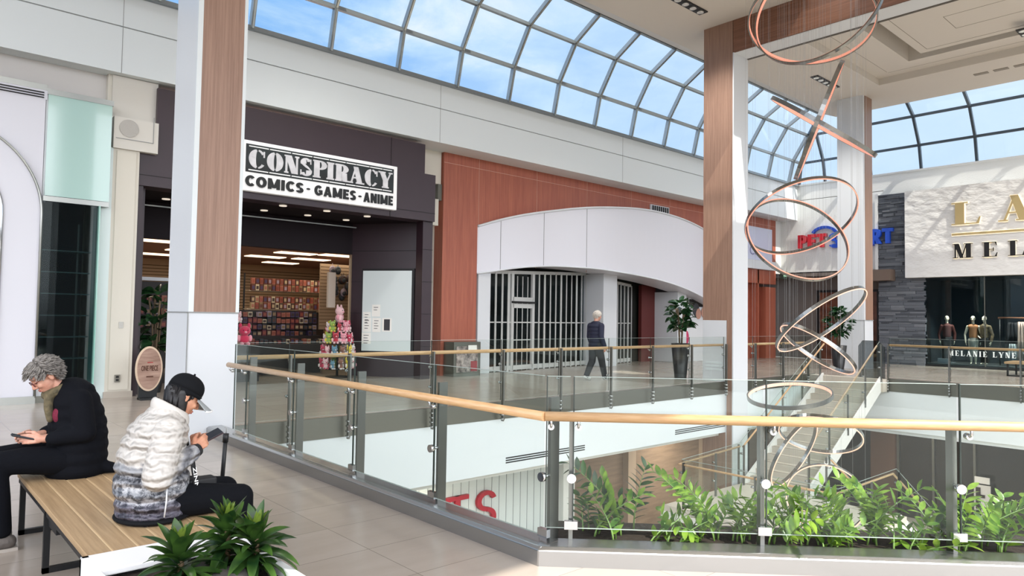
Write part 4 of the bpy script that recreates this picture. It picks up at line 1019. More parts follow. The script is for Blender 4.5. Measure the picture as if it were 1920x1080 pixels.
# ================================================================ RING SCULPTURE
RINGS = [([12.586, 5.876, 7.204], 1.114, [.4662, -.875, -.1308], [.4025, .0781, .9121]), ([12.661, 5.79, 7.521], 1.203, [.1582, -.852, .499], [.9662, .0294, -.2562]),
 ([12.769, 5.816, 5.355], 1.114, [-.066, -.429, .9009], [-.451, .8182, .3566]), ([12.831, 5.765, 5.267], 1.075, [.4662, -.6915, -.5518], [.0792, -.5886, .8045]),
 ([12.59, 6.077, 3.577], 1.015, [.3591, -.8594, .364], [.3288, .4815, .8124]), ([12.561, 6.124, 3.192], .956, [.4211, -.7274, -.5419], [.4934, .685, -.536]),
 ([12.943, 5.866, 1.692], .937, [.3286, -.7294, .6], [-.0013, .6349, .7726]), ([12.92, 5.916, 1.169], .749, [.3325, -.7704, -.544], [.4826, -.3565, .8]),
 ([12.565, 6.283, .294], .749, [.4528, -.8879, .0815], [.2227, .0241, -.9746]), ([13.019, 5.916, -.416], .729, [.4034, -.9123, -.0706], [.5445, .1773, .8198]),
 ([12.659, 6.26, -.778], .71, [.3556, -.3896, .8495], [-.0342, .9029, .4284]), ([13.139, 5.875, -1.606], .69, [.3928, -.917, -.0697], [.8954, .3641, .2562]),
 ([13.024, 6.003, -2.032], .453, [.3495, -.9056, -.2402], [.6248, .0343, .78])]
RL = ['widest hanging ring, flat, at the top of the sculpture', 'steeply tilted hanging ring crossing the top one', 'ring seen edge-on, rising steeply like a rod', 'ring seen edge-on, sloping down to the right like a rod', 'large tilted ring at mid height, upper of the linked pair', 'large tilted ring at mid height, lower of the linked pair', 'narrow ring rising to the right at railing height', 'narrow ring sloping down right just below it', 'flat hanging ring below the upper floor level', 'flat ring partly behind the foreground handrail', 'narrow steep ring crossing below the handrail', 'nearly round hanging ring in front of the stair landing', 'smallest ring, lowest of the sculpture, behind the plants']
CORAL = mat('led_coral', 'E5A48E', .4, emit='FF9E82', estr=.55)
CORAL2 = mat('led_coral_pale', 'F0C4B0', .4, emit='FFC3A8', estr=.75)
RMET = mat('ring_steel', '8C8D8B', .25, metal=.95)
rw = random.Random(5)
for i, (c_, r_, u_, n_) in enumerate(RINGS):
    c_, u_, n_ = V(*c_), V(*u_).normalized(), V(*n_).normalized(); v_ = n_.cross(u_)
    if n_.z < 0: pass
    t = thing('hanging_ring', 'metal ' + RL[i] if not RL[i].startswith(('large', 'flat', 'narrow')) else RL[i] + ', metal', 'ring', tuple(c_), 'rings of the hanging light sculpture')
    N_ = 72; hw = .036 if i in (0, 1, 2, 3, 8) else .030; th = .026
    fc = -1 if (n_.dot(c_ - V(0, 0, EYE)) > 0) else 1      # lit face looks at the walkway below
    ring = []; 
    for k in range(N_):
        a = 2 * PI * k / N_; d = u_ * math.cos(a) + v_ * math.sin(a)
        ring.append([c_ + d * r_ - n_ * hw, c_ + d * r_ + n_ * hw, c_ + d * (r_ - th) + n_ * hw, c_ + d * (r_ - th) - n_ * hw])
    mb = MB(); mb.add([p for q in ring for p in q], [(4 * k + j, 4 * ((k + 1) % N_) + j, 4 * ((k + 1) % N_) + (j + 1) % 4, 4 * k + (j + 1) % 4) for k in range(N_) for j in range(4)])
    rb_ = mb.build('ring_band', RMET, t)
    led = MB(); vs = []; inner = i in (0, 1, 2, 3, 8)
    for k in range(N_):
        a = 2 * PI * k / N_; d = u_ * math.cos(a) + v_ * math.sin(a); base = c_ + n_ * (hw * fc)
        if inner:
            for rr_, hh in ((r_ - th, hw * .82), (r_ - th - .008, hw * .82), (r_ - th - .008, -hw * .82), (r_ - th, -hw * .82)): vs.append(c_ + d * rr_ + n_ * hh)
            continue
        for rr_, hh in ((r_ - .004, 0), (r_ - .004, .010), (r_ - th + .004, .010), (r_ - th + .004, 0)): vs.append(base + d * rr_ + n_ * (hh * fc))
    led.add(vs, [(4 * k + j, 4 * ((k + 1) % N_) + j, 4 * ((k + 1) % N_) + (j + 1) % 4, 4 * k + (j + 1) % 4) for k in range(N_) for j in range(4)], 0, False)
    led.build('light_strip', CORAL if i < 6 else CORAL2, rb_)
    for k in range(4):
        wm = MB()
        a = 2 * PI * (k + rw.random() * .7) / 4; d = u_ * math.cos(a) + v_ * math.sin(a); p = c_ + d * (r_ - th / 2)
        wm.tube([p, V(p.x, p.y, ZC)], .0014, 4, sm=False); wm.cyl(p - V(0, 0, .03), .010, .06, 6)
        wm.build('suspension_wire', mat('wire_steel', '9A9A98', .5, metal=.4), t)

# ================================================================ BENCH AND PLANTER
BX0, BX1, BY0, BY1 = .80, 1.62, 3.98, 6.34
t = thing('bench', 'slatted wooden bench on black metal frame under the two seated people', 'bench', (1.2, 5.2, 0))
nb = 7; w = (BX1 - BX0) / nb
ls = MB()
for k in range(1, nb): ls.box(BX0 + k * w - .006, BY0, .41, BX0 + k * w + .006, BY1, .4465)
ls.build('pale_strip', mat('pale_wood_strip', 'D8BE96', .5), t)
for k in range(nb):
    x0 = BX0 + k * w; o = MB().box(x0 + .004, BY0, .415, x0 + w - .004, BY1, .45).build('seat_plank', BENCHW, t); bevel(o, .004, 1)
fr = MB().box(BX0 + .015, BY0, .375, BX0 + .05, BY1, .415).box(BX1 - .05, BY0, .375, BX1 - .015, BY1, .415)
for y in (BY0 + .02, 5.2, BY1 - .05): fr.box(BX0 + .015, y, .375, BX1 - .015, y + .035, .415)
fr.build('frame', BLACKM, t)
for y in (5.27, 6.28):
    l_ = MB().box(BX0 + .02, y, .0, BX0 + .055, y + .035, .40).box(BX1 - .055, y, 0, BX1 - .02, y + .035, .40).box(BX0 + .02, y, .0, BX1 - .02, y + .035, .035)
    l_.build('leg', BLACKM, t)
MB().box(BX0 + .04, 5.0, .30, BX0 + .12, 5.3, .375).build('bracket_box', BLACKM, t)
t = thing('planter_box', 'glossy white rectangular planter at the near end of the bench', 'planter', (1.15, 3.2, 0))
px0, px1, py0, py1, pz = .77, 1.50, 2.2, 3.975, .455
mb = MB().box(px0, py0, 0, px0 + .04, py1, pz).box(px1 - .04, py0, 0, px1, py1, pz).box(px0, py1 - .04, 0, px1, py1, pz).box(px0, py0, 0, px1, py0 + .04, pz)
mb.box(px0 + .03, 3.70, pz - .03, px1 - .03, py1 - .03, pz)
bevel(mb.build('box', mat('planter_white', 'EFF0F1', .35), t), .006)
MB().box(px0 + .04, py0 + .04, .3, px1 - .04, 3.74, pz - .05).build('soil', mat('dark_soil2', '2B221C', .95, bump=.9, bscale=40), t)
st = MB()
for (x, y, a) in ((1.12, 3.42, .3), (1.22, 3.28, .9)):
    st.ell((x, y, pz - .01), (.17, .11, .035), rot=Matrix.Rotation(a, 3, 'Z'))
st.build('slate_piece', mat('grey_slate_piece', '5F5B58', .5, bump=.5, bscale=14), t)

# ---- plants
def leaf(mb, base, dirv, L_, Wd, droop=.3, up0=None, mi=0, seg=6, fold=.25, tipw=0.0, twist=0):
    """pointed leaf blade starting at base"""
    d = Vector(dirv).normalized(); side = d.cross(V(0, 0, 1))
    if side.length < .05: side = V(1, 0, 0)
    side.normalize(); side = Matrix.Rotation(twist, 3, d) @ side
    p = Vector(base); rows = []
    for i in range(seg + 1):
        s_ = i / seg; wd = Wd * (math.sin(PI * min(1, s_ * .94 + .06)) ** .75) * (1 - .25 * s_)
        n_ = side.cross(d).normalized()
        rows.append([p - side * wd / 2 + n_ * wd * fold, p, p + side * wd / 2 + n_ * wd * fold])
        p = p + d * (L_ / seg); d = (d + V(0, 0, -droop / seg)).normalized()
    mb.grid(rows, mi, True); return mb
def leafmat(name, c1, c2, rough=.35, trans=.25):
    mt, t_, b = tree_mat(name)
    a = t_.nodes.new('ShaderNodeTexCoord'); n = t_.nodes.new('ShaderNodeTexNoise'); n.inputs['Scale'].default_value = 9
    r = t_.nodes.new('ShaderNodeValToRGB'); r.color_ramp.elements[0].position = .35; r.color_ramp.elements[1].position = .65; r.color_ramp.elements[0].color = lin(c1); r.color_ramp.elements[1].color = lin(c2)
    t_.links.new(a.outputs['Object'], n.inputs[0]); t_.links.new(n.outputs[0], r.inputs[0]); t_.links.new(r.outputs[0], b.inputs['Base Color'])
    b.inputs['Roughness'].default_value = rough
    tl = t_.nodes.new('ShaderNodeBsdfTranslucent'); t_.links.new(r.outputs[0], tl.inputs[0]); ms = t_.nodes.new('ShaderNodeMixShader'); ms.inputs[0].default_value = trans
    ou = t_.nodes['Material Output']; t_.links.new(b.outputs[0], ms.inputs[1]); t_.links.new(tl.outputs[0], ms.inputs[2]); t_.links.new(ms.outputs[0], ou.inputs[0]); return mt
DRAC = leafmat('dracaena_leaf', '1D3A1C', '47682B', .3); ZZ = leafmat('zz_leaf', '47702C', '8FB043', .25, .4); ZZD = leafmat('zz_leaf_dark', '1F3C22', '3E6430', .25, .3); FIG = leafmat('fig_leaf', '14301C', '2B4E2C', .25)
YOUNG = leafmat('young_leaf', '5D7A2E', '8FA544', .35, .4)
def dracaena(label, x, y, z, hgt, seed):
    r = random.Random(seed); t = thing('dracaena_plant', label, 'plant', (x, y, z), 'leafy plants in the white planter')
    MB().tube([V(x, y, z), V(x + .01, y, z + hgt * .5), V(x, y, z + hgt * .72)], .014, 8).build('stem', mat('stem_brown', '5B4A32', .7), t)
    mb = MB(); nl = 54
    for k in range(nl):
        f_ = k / nl; a = k * 2.4 + r.random() * .5; el = math.radians(-5 + 80 * f_ ** 1.3 + r.uniform(-10, 10)); hb = z + hgt * (.22 + .50 * f_)
        d = V(math.cos(a) * math.cos(el), math.sin(a) * math.cos(el), math.sin(el))
        leaf(mb, (x, y, hb), d, (.25 - .10 * f_) * r.uniform(.8, 1.2), .060 * r.uniform(.8, 1.15), 1.5 * (1 - f_ * .6), seg=8, fold=.16, twist=r.uniform(-.5, .5))
    mb.build('foliage', DRAC, t)
    mb = MB()
    for k in range(9):
        a = k * 2.2; el = math.radians(r.uniform(62, 85)); leaf(mb, (x, y, z + hgt * .7), V(math.cos(a) * math.cos(el), math.sin(a) * math.cos(el), math.sin(el)), .13, .034, .2)
    mb.build('young_leaves', YOUNG, t)
dracaena('left bushy green plant in the white planter, lower and wider', 1.02, 3.30, .40, .27, 3)
dracaena('right taller green plant in the white planter, upright crown', 1.27, 3.42, .40, .32, 8)
dracaena('third green plant in the white planter, crown bending right', 1.36, 3.30, .40, .28, 12)

def zz_plant(label, x, y, z, seed, ns, hmin, hmax, dark=False, lean=(0, 0)):
    r = random.Random(seed); t = thing('zz_plant', label, 'plant', (x, y, z), 'glossy plants in the bed behind the diagonal curb')
    st = MB(); lf = MB()
    for k in range(ns):
        a = r.random() * 6.28; H_ = r.uniform(hmin, hmax); out_ = r.uniform(.10, .42); bx, by = x + r.uniform(-.10, .10), y + r.uniform(-.10, .10)
        pts = []
        for q in range(9):
            s_ = q / 8; o_ = out_ * s_ ** 1.7; pts.append(V(bx + math.cos(a) * o_ + lean[0] * s_ * s_, by + math.sin(a) * o_ + lean[1] * s_ * s_, z + H_ * (s_ - .12 * s_ * s_)))
        st.tube(pts, [.008 - .0008 * q for q in range(9)], 6)
        nl = int(H_ / .026)
        ph = r.random() * 3.14
        for q in range(nl):
            s_ = .16 + .84 * q / (nl - 1); i = min(7, int(s_ * 8)); f_ = s_ * 8 - i; p = pts[i].lerp(pts[min(8, i + 1)], f_); tg = (pts[min(8, i + 1)] - pts[max(0, i - 1)]).normalized()
            sd = tg.cross(V(math.cos(ph), math.sin(ph), .1)).normalized() * (1 if q % 2 else -1)
            d = sd * .85 + tg * (.55 + .6 * (s_ > .93)); leaf(lf, p, d, .125 * (1.05 - .6 * abs(s_ - .55)) * r.uniform(.85, 1.1), .050, .25, seg=5, fold=.12, twist=r.uniform(-.6, .6))
    st.build('stem', mat('zz_stem', '6E8B4A', .45), t); lf.build('foliage', ZZD if dark else ZZ, t)
zl = [('dark broad glossy plant at the corner post', .30, .30, .32, .46, 6, True), ('upright glossy plant with one big pale curled leaf spray, left end of the bed', .47, .26, .40, .60, 6, False),
 ('tall dark glossy plant behind the left end of the bed', .55, .45, .62, .78, 4, True), ('low pale young glossy plant left of the middle of the first panel', .80, .14, .20, .32, 6, False),
 ('small spreading glossy plant near the middle of the first panel', 1.0, .2, .22, .38, 6, False), ('tall glossy plant with bright crown just left of the second post', 1.24, .28, .45, .70, 8, False),
 ('leaning glossy plant touching the second post', 1.40, .34, .35, .5, 7, False), ('medium bright glossy plant just right of the second post', 1.66, .2, .35, .52, 8, False),
 ('low dense glossy plant in the middle of the bed', 1.92, .16, .25, .40, 9, False), ('tallest sunlit glossy plant behind the second panel', 2.10, .26, .48, .68, 9, False),
 ('dense tall glossy plant at the right of the second panel', 2.32, .34, .45, .66, 8, False), ('low glossy plant before the wide post', 2.52, .14, .2, .36, 8, False),
 ('arching glossy plant just right of the wide post', 2.86, .20, .38, .52, 9, False), ('rightmost glossy plant of the bed, cut by the frame', 3.14, .26, .40, .58, 9, False), ('dark low glossy plant between the two right ones', 3.0, .4, .3, .42, 7, True)]
for i, (lb, d_, q_, h0, h1, ns_, dk) in enumerate(zl):
    p = Pd + V(s2, -s2, 0) * d_ + V(s2, s2, 0) * (q_ + .10); zz_plant(lb, p.x, p.y, .05, 20 + i, ns_ - 2, h0 * .82, h1 * .82, dk)

def fig_tree(label, x, y, zpot, hpot, rpot, ztop, nleaf, seed, spread=.45, L_=.30):
    r = random.Random(seed); t = thing('potted_tree', label, 'potted plant', (x, y, 0), 'potted trees on the walkways')
    MB().lathe((x, y, 0), [(rpot * .62, 0), (rpot, hpot), (rpot * .92, hpot), (rpot * .9, hpot - .05), (0.001, hpot - .05)], 28).build('pot', mat('black_pot', '1A1B1D', .35), t)
    st = MB(); lf = MB()
    for k in range(4):
        a = k * 1.6; st.tube([V(x + .04 * math.cos(a), y + .04 * math.sin(a), hpot - .05), V(x + .07 * math.cos(a), y + .07 * math.sin(a), (hpot + ztop) / 2), V(x + .16 * math.cos(a), y + .16 * math.sin(a), ztop - .2)], .018, 7)
    st.build('stem', mat('bark', '6B5A45', .8), t)
    for k in range(nleaf):
        a = r.random() * 6.28; f_ = r.random(); el = r.uniform(-.5, 1.0); z = hpot + .35 + (ztop - hpot - .35) * f_; ro = spread * math.sin(PI * (f_ * .8 + .12)) * r.uniform(.2, 1)
        leaf(lf, (x + ro * .7 * math.cos(a), y + ro * .7 * math.sin(a), z), V(math.cos(a) * math.cos(el), math.sin(a) * math.cos(el), math.sin(el)), L_ * r.uniform(.7, 1.1), L_ * .62, .8, seg=5, fold=.12, twist=r.uniform(-.8, .8))
    lf.build('foliage', FIG, t)
fig_tree('potted fig tree left of the portal pillar, before the poster', 16.75, 11.55, 0, 1.0, .26, 2.18, 85, 4)
fig_tree('potted fig tree beside the white pillar of the stairs', 25.1, 10.75, 0, .85, .27, 2.1, 110, 6, .62, .30)
fig_tree('potted tree with broad leaves at the comic shop entrance', 4.25, 15.7, 0, .5, .2, 2.15, 60, 9, .3, .32)

# ---- oval sign board on a stand at the shop entrance (wood look)
t = thing('oval_sign', 'oval wooden board sign on dark stand by the shop entrance', 'sign', (3.78, 14.5, 0))
def ovl(rx, rz, y0, y1, mb, mi=0, cz=.58, cx=3.82):
    return mb.prism([V(cx + rx * math.cos(2 * PI * k / 40), 0, cz + rz * math.sin(2 * PI * k / 40)) for k in range(40)], (0, y0, 0), (0, y1, 0), mi)
ovl(.235, .42, 14.46, 14.50, MB()).build('rim', mat('sign_rim', 'D3BCA4', .5), t)
ovl(.205, .385, 14.445, 14.46, MB()).build('board', mat('sign_wood', '86685A', .6, var=.5, alt='AD9080', vscale=3, vstretch=(1, 1, 6)), t)
MB().box(3.66, 14.5, 0, 3.98, 14.56, .5).box(3.66, 14.35, 0, 3.98, 14.6, .04).build('stand', BLACKM, t)
text_mesh('ONE PIECE', (3.68, 14.445, .54), (1, 0, 0), (0, 0, 1), (0, -1, 0), .10, .006, width=.29, bold=.02, m=mat('sign_brown_ink', '54301F', .6), parent=t)
MB().box(3.78, 14.44, .69, 3.88, 14.446, .705).build('red_mark', mat('sign_red_ink', 'A2252A', .6), t); MB().box(3.77, 14.44, .42, 3.89, 14.446, .445).build('dark_mark', mat('sign_brown_ink', '', .6), t)
# ---- newspaper box against the terracotta wall
t = thing('newspaper_box', 'steel framed newspaper box with printed papers by terracotta wall', 'newspaper box', (12.1, 15.55, 0))
MB().box(11.72, 15.4, .0, 12.66, 15.86, .95).build('case', STEELD, t)
MB().box(11.80, 15.38, .12, 12.55, 15.40, .83).build('window_pane', mat('paper_print', 'B9AFA8', .5, var=.9, alt='2C2426', vscale=9), t)
MB().box(12.2, 15.37, .68, 12.5, 15.385, .86).build('price_card', NOTE, t); MB().box(12.3, 15.37, .14, 12.52, 15.382, .42).build('red_paper', mat('red_paper', '8C2A30', .6), t)
for x in (11.76, 12.56): MB().box(x, 15.42, -.0, x + .05, 15.47, .1).build('leg', STEEL, t)
# ---- display bench in front of the dress shop
t = thing('bench', 'small wood-topped bench with black legs before the dress shop', 'bench', (27.9, 5.6, 0))
MB().box(27.2, 4.6, .40, 28.4, 6.35, .47).build('seat', BENCHW, t)
for x, y in ((27.25, 6.25), (28.3, 6.25), (27.25, 4.7), (28.3, 4.7)): MB().box(x, y, 0, x + .05, y + .05, .4).build('leg', BLACKM, t)
MB().box(27.25, 4.7, 0, 27.3, 6.3, .04).build('foot_bar', BLACKM, t)
# ---- clothes rail in the dress shop
t = thing('clothes_rail', 'wooden clothes rail with garments in the dress shop window', 'clothes rail', (31.8, 6.2, .12))
MB().tube([V(31.8, 7.6, 1.92), V(31.8, 4.0, 1.92)], .035, 10).build('rail', mat('rail_wood', '8A5F48', .5), t)
for y in (7.55, 4.05): MB().tube([V(31.8, y, .12), V(31.8, y, 1.92)], .02, 8).build('post', BLACKM, t)
gl_ = [(7.15, 1.75, .95, '15161A', .24), (7.15, .95, .30, 'B9BBBD', .2), (6.85, 1.78, .3, 'C0A79A', .22), (6.35, 1.75, .5, '6A1E26', .3), (5.9, 1.75, .6, '3A2A24', .3)]
for i, (y, z1, z0, c_, w_) in enumerate(gl_):
    mb = MB(); n = 10
    prof = [[V(31.74 + .05 * math.cos(k * 2.0) + .03, y - w_ * (.55 + .45 * s_) + 2 * w_ * (.55 + .45 * s_) * k / n, z1 - (z1 - z0) * s_) for k in range(n + 1)] for s_ in (0, .15, .5, 1)]
    mb.grid(prof); o = mb.build('garment', mat('garment_%s' % c_, c_, .9), None)
    so = o.modifiers.new('thick', 'SOLIDIFY'); so.thickness = .04
    tag(o, ['black jacket hanging at left end of the clothes rail', 'pale grey skirt hanging under the black jacket', 'beige dress hanging beside the black jacket', 'burgundy garment hanging on the clothes rail', 'dark brown garment hanging further right on the rail'][i], 'garment', 'garments on the clothes rail')
# ================================================================ PEOPLE
def fuse(o, vox, smooth=4, fac=.5):
    r = o.modifiers.new('fuse', 'REMESH'); r.mode = 'VOXEL'; r.voxel_size = vox; r.use_smooth_shade = True
    s = o.modifiers.new('soften', 'SMOOTH'); s.iterations = smooth; s.factor = fac
    return o
def chain(mb, pts, n=14):
    for (a, ra), (b, rb) in zip(pts, pts[1:]): mb.caps(a, ra, b, rb, 0, n)
    return mb
def hand(mb, W_, f, s, n_, curl=(.5, .5, .4), thumb=.8, sc=1.0):
    """W_ wrist, f forward, s towards the thumb, n_ out of the palm"""
    W_, f, s, n_ = V(*W_), V(*f).normalized(), V(*s), V(*n_); s = (s - f * s.dot(f)).normalized(); n2 = f.cross(s); n_ = n2 if n2.dot(n_) > 0 else -n2
    mb.caps(W_ - f * .03 * sc, .024 * sc, W_ + f * .02 * sc, .026 * sc)
    for off, L0, L1, bend in ((.028, .083, .072, .9), (.010, .086, .080, 1.0), (-.009, .082, .074, 1.1), (-.026, .076, .058, 1.25)):
        k = W_ + (f * L0 + s * off) * sc
        mb.caps(W_ + (f * .015 + s * off * .6) * sc, .015 * sc, k, .0115 * sc)
        p = k; d = Vector(f); r_ = .0095 * sc
        for j, (lf, c_) in enumerate(zip((.45, .32, .23), curl)):
            ax = f.cross(n_).normalized(); d = (Matrix.Rotation(c_ * bend, 3, ax) @ d).normalized()
            q = p + d * (L1 * lf) * sc; mb.caps(p, r_, q, r_ * .92, 0, 10); p = q; r_ *= .92
    b = W_ + (f * .02 + s * .022) * sc; d = (f * .75 + s * .65 + n_ * .35 * thumb).normalized(); c_ = b + d * .042 * sc
    mb.caps(b, .015 * sc, c_, .012 * sc); d2 = (f * .9 + s * .1 + n_ * .55 * thumb).normalized(); e_ = c_ + d2 * .032 * sc; mb.caps(c_, .0115 * sc, e_, .010 * sc)
    mb.caps(e_, .010 * sc, e_ + (d2 + n_ * .3).normalized() * .024 * sc, .0085 * sc)
def head(mb, c_, M3, sc=1.0, jaw=1.0):
    c_ = V(*c_); T = lambda x, y, z: c_ + M3 @ (V(x, y, z) * sc)
    E_ = lambda p, r: mb.ell(T(*p), tuple(x * sc for x in r), 0, 18, 12, M3)
    E_((-.010, 0, .030), (.096, .076, .092)); E_((.030, 0, -.030), (.060, .060, .080)); E_((.034, 0, -.072), (.050 * jaw, .046 * jaw, .040)); E_((.072, 0, -.103), (.017, .022, .016))
    E_((.074, 0, .022), (.020, .046, .012)); E_((.070, .030, -.030), (.020, .022, .024)); E_((.070, -.030, -.030), (.020, .022, .024))
    mb.caps(T(.088, 0, .008), .008 * sc, T(.108, 0, -.034), .0115 * sc, 0, 10); mb.ell(T(.096, .011, -.040), .009 * sc, 0, 10, 6); mb.ell(T(.096, -.011, -.040), .009 * sc, 0, 10, 6)
    E_((.086, 0, -.064), (.010, .020, .006)); E_((.083, 0, -.077), (.010, .017, .007))
    for s_ in (-1, 1):
        E_((-.008, s_ * .077, -.012), (.018, .007, .031)); E_((-.014, s_ * .081, .004), (.012, .007, .015)); 
    return T
def face_bits(par, T, M3, sc, lip, brow, skin=None):
    skin = skin or SKIN2
    for s_ in (-1, 1):
        MB().ell(T(.0765, s_ * .030, .000), (.010 * sc, .014 * sc, .009 * sc), 0, 12, 8, M3).build('eyelid', skin, par)
        MB().tube([T(.084, s_ * .017, -.005), T(.0865, s_ * .030, -.008), T(.079, s_ * .044, -.005)], .0018 * sc, 6).build('eyelash', mat('iris_dark', '1A1210', .2), par)
        MB().tube([T(.086, s_ * .014, .022), T(.089, s_ * .03, .027), T(.078, s_ * .05, .022)], [.003 * sc, .004 * sc, .002 * sc], 6).build('eyebrow', brow, par)
    MB().ell(T(.091, 0, -.065), (.008 * sc, .021 * sc, .005 * sc), 0, 12, 6, M3).ell(T(.089, 0, -.075), (.008 * sc, .018 * sc, .006 * sc), 0, 12, 6, M3).build('lips', lip, par)
Ry = lambda a: Matrix.Rotation(a, 3, 'Y'); Rz = lambda a: Matrix.Rotation(a, 3, 'Z')
SKIN = mat('skin_light', 'C99678', .5, sss=.15, var=.15, vscale=30, alt='B97F66'); SKIN2 = mat('skin_pale', 'CFA08A', .5, sss=.15, var=.2, vscale=25, alt='BC8470')
def hair_locks(mb, T, M3, sc, n, seed, zmin, ln, r0, flow, cond=None, base=(.098, .080, .096), cz=.030):
    r = random.Random(seed)
    for k in range(n):
        th = math.acos(1 - 2 * r.random()); a = r.random() * 2 * PI
        d = V(math.sin(th) * math.cos(a), math.sin(th) * math.sin(a), math.cos(th))
        p = V(-.010 + d.x * base[0], d.y * base[1], cz + d.z * base[2])
        if cond and not cond(p): continue
        fl_ = V(*flow(p)); q = []; cur = Vector(p); dirv = (d * .5 + fl_).normalized(); L_ = ln * r.uniform(.6, 1.2)
        for j in range(5):
            q.append(T(*cur)); nx = cur + dirv * (L_ / 4)
            rel = V((nx.x + .01) / (base[0] * 1.05), nx.y / (base[1] * 1.05), (nx.z - cz) / (base[2] * 1.05))
            if rel.length < 1.0: rel = rel / rel.length; nx = V(rel.x * base[0] * 1.05 - .01, rel.y * base[1] * 1.05, cz + rel.z * base[2] * 1.05)
            cur = nx; dirv = (dirv * .5 + fl_ * .6 + V(r.uniform(-.25, .25), r.uniform(-.25, .25), r.uniform(-.2, .2))).normalized()
        mb.tube(q, [r0 * sc * f_ for f_ in (1, 1.1, 1, .8, .3)], 5)
    return mb

# ---- woman with black cap on the bench, looking at her phone, facing +X
t = thing('person', 'person in white and grey puffer jacket and black cap looking at a phone', 'person', (1.3, 4.5, .45))
YC = 4.5
M3 = Ry(math.radians(30)); hc = (1.390, YC, 1.148)
b = MB(); T = head(b, hc, M3, .98)
b.caps((1.365, YC, 1.09), .050, (1.28, YC, .99), .045)
chain(b, [((1.25, YC, .92), .09), ((1.20, YC, .78), .11), ((1.21, YC, .58), .13)])
for s_ in (-1, 1):
    chain(b, [((1.25, YC + s_ * .13, .94), .05), ((1.20, YC + s_ * .22, .74), .042), ((1.42, YC + s_ * .12, .815), .028)])
    chain(b, [((1.22, YC + s_ * .09, .56), .09), ((1.68, YC + s_ * .12, .51), .058), ((1.69, YC + s_ * .12, .12), .038)]); b.caps((1.69, YC + s_ * .12, .06), .035, (1.84, YC + s_ * .13, .04), .03)
hand(b, (1.425, YC - .095, .835), (.75, .30, .42), (-.2, .25, .9), (.2, .9, 0), (.45, .6, .4))
hand(b, (1.445, YC + .09, .825), (.80, -.28, .40), (-.2, -.1, .9), (.2, -.9, .1), (.4, .5, .4))
fuse(b.build('body', SKIN, t), .0042, 2, .4)
face_bits(t, T, M3, .98, mat('lip_rose', 'A8564E', .4), mat('brow_black', '17120F', .8), SKIN)
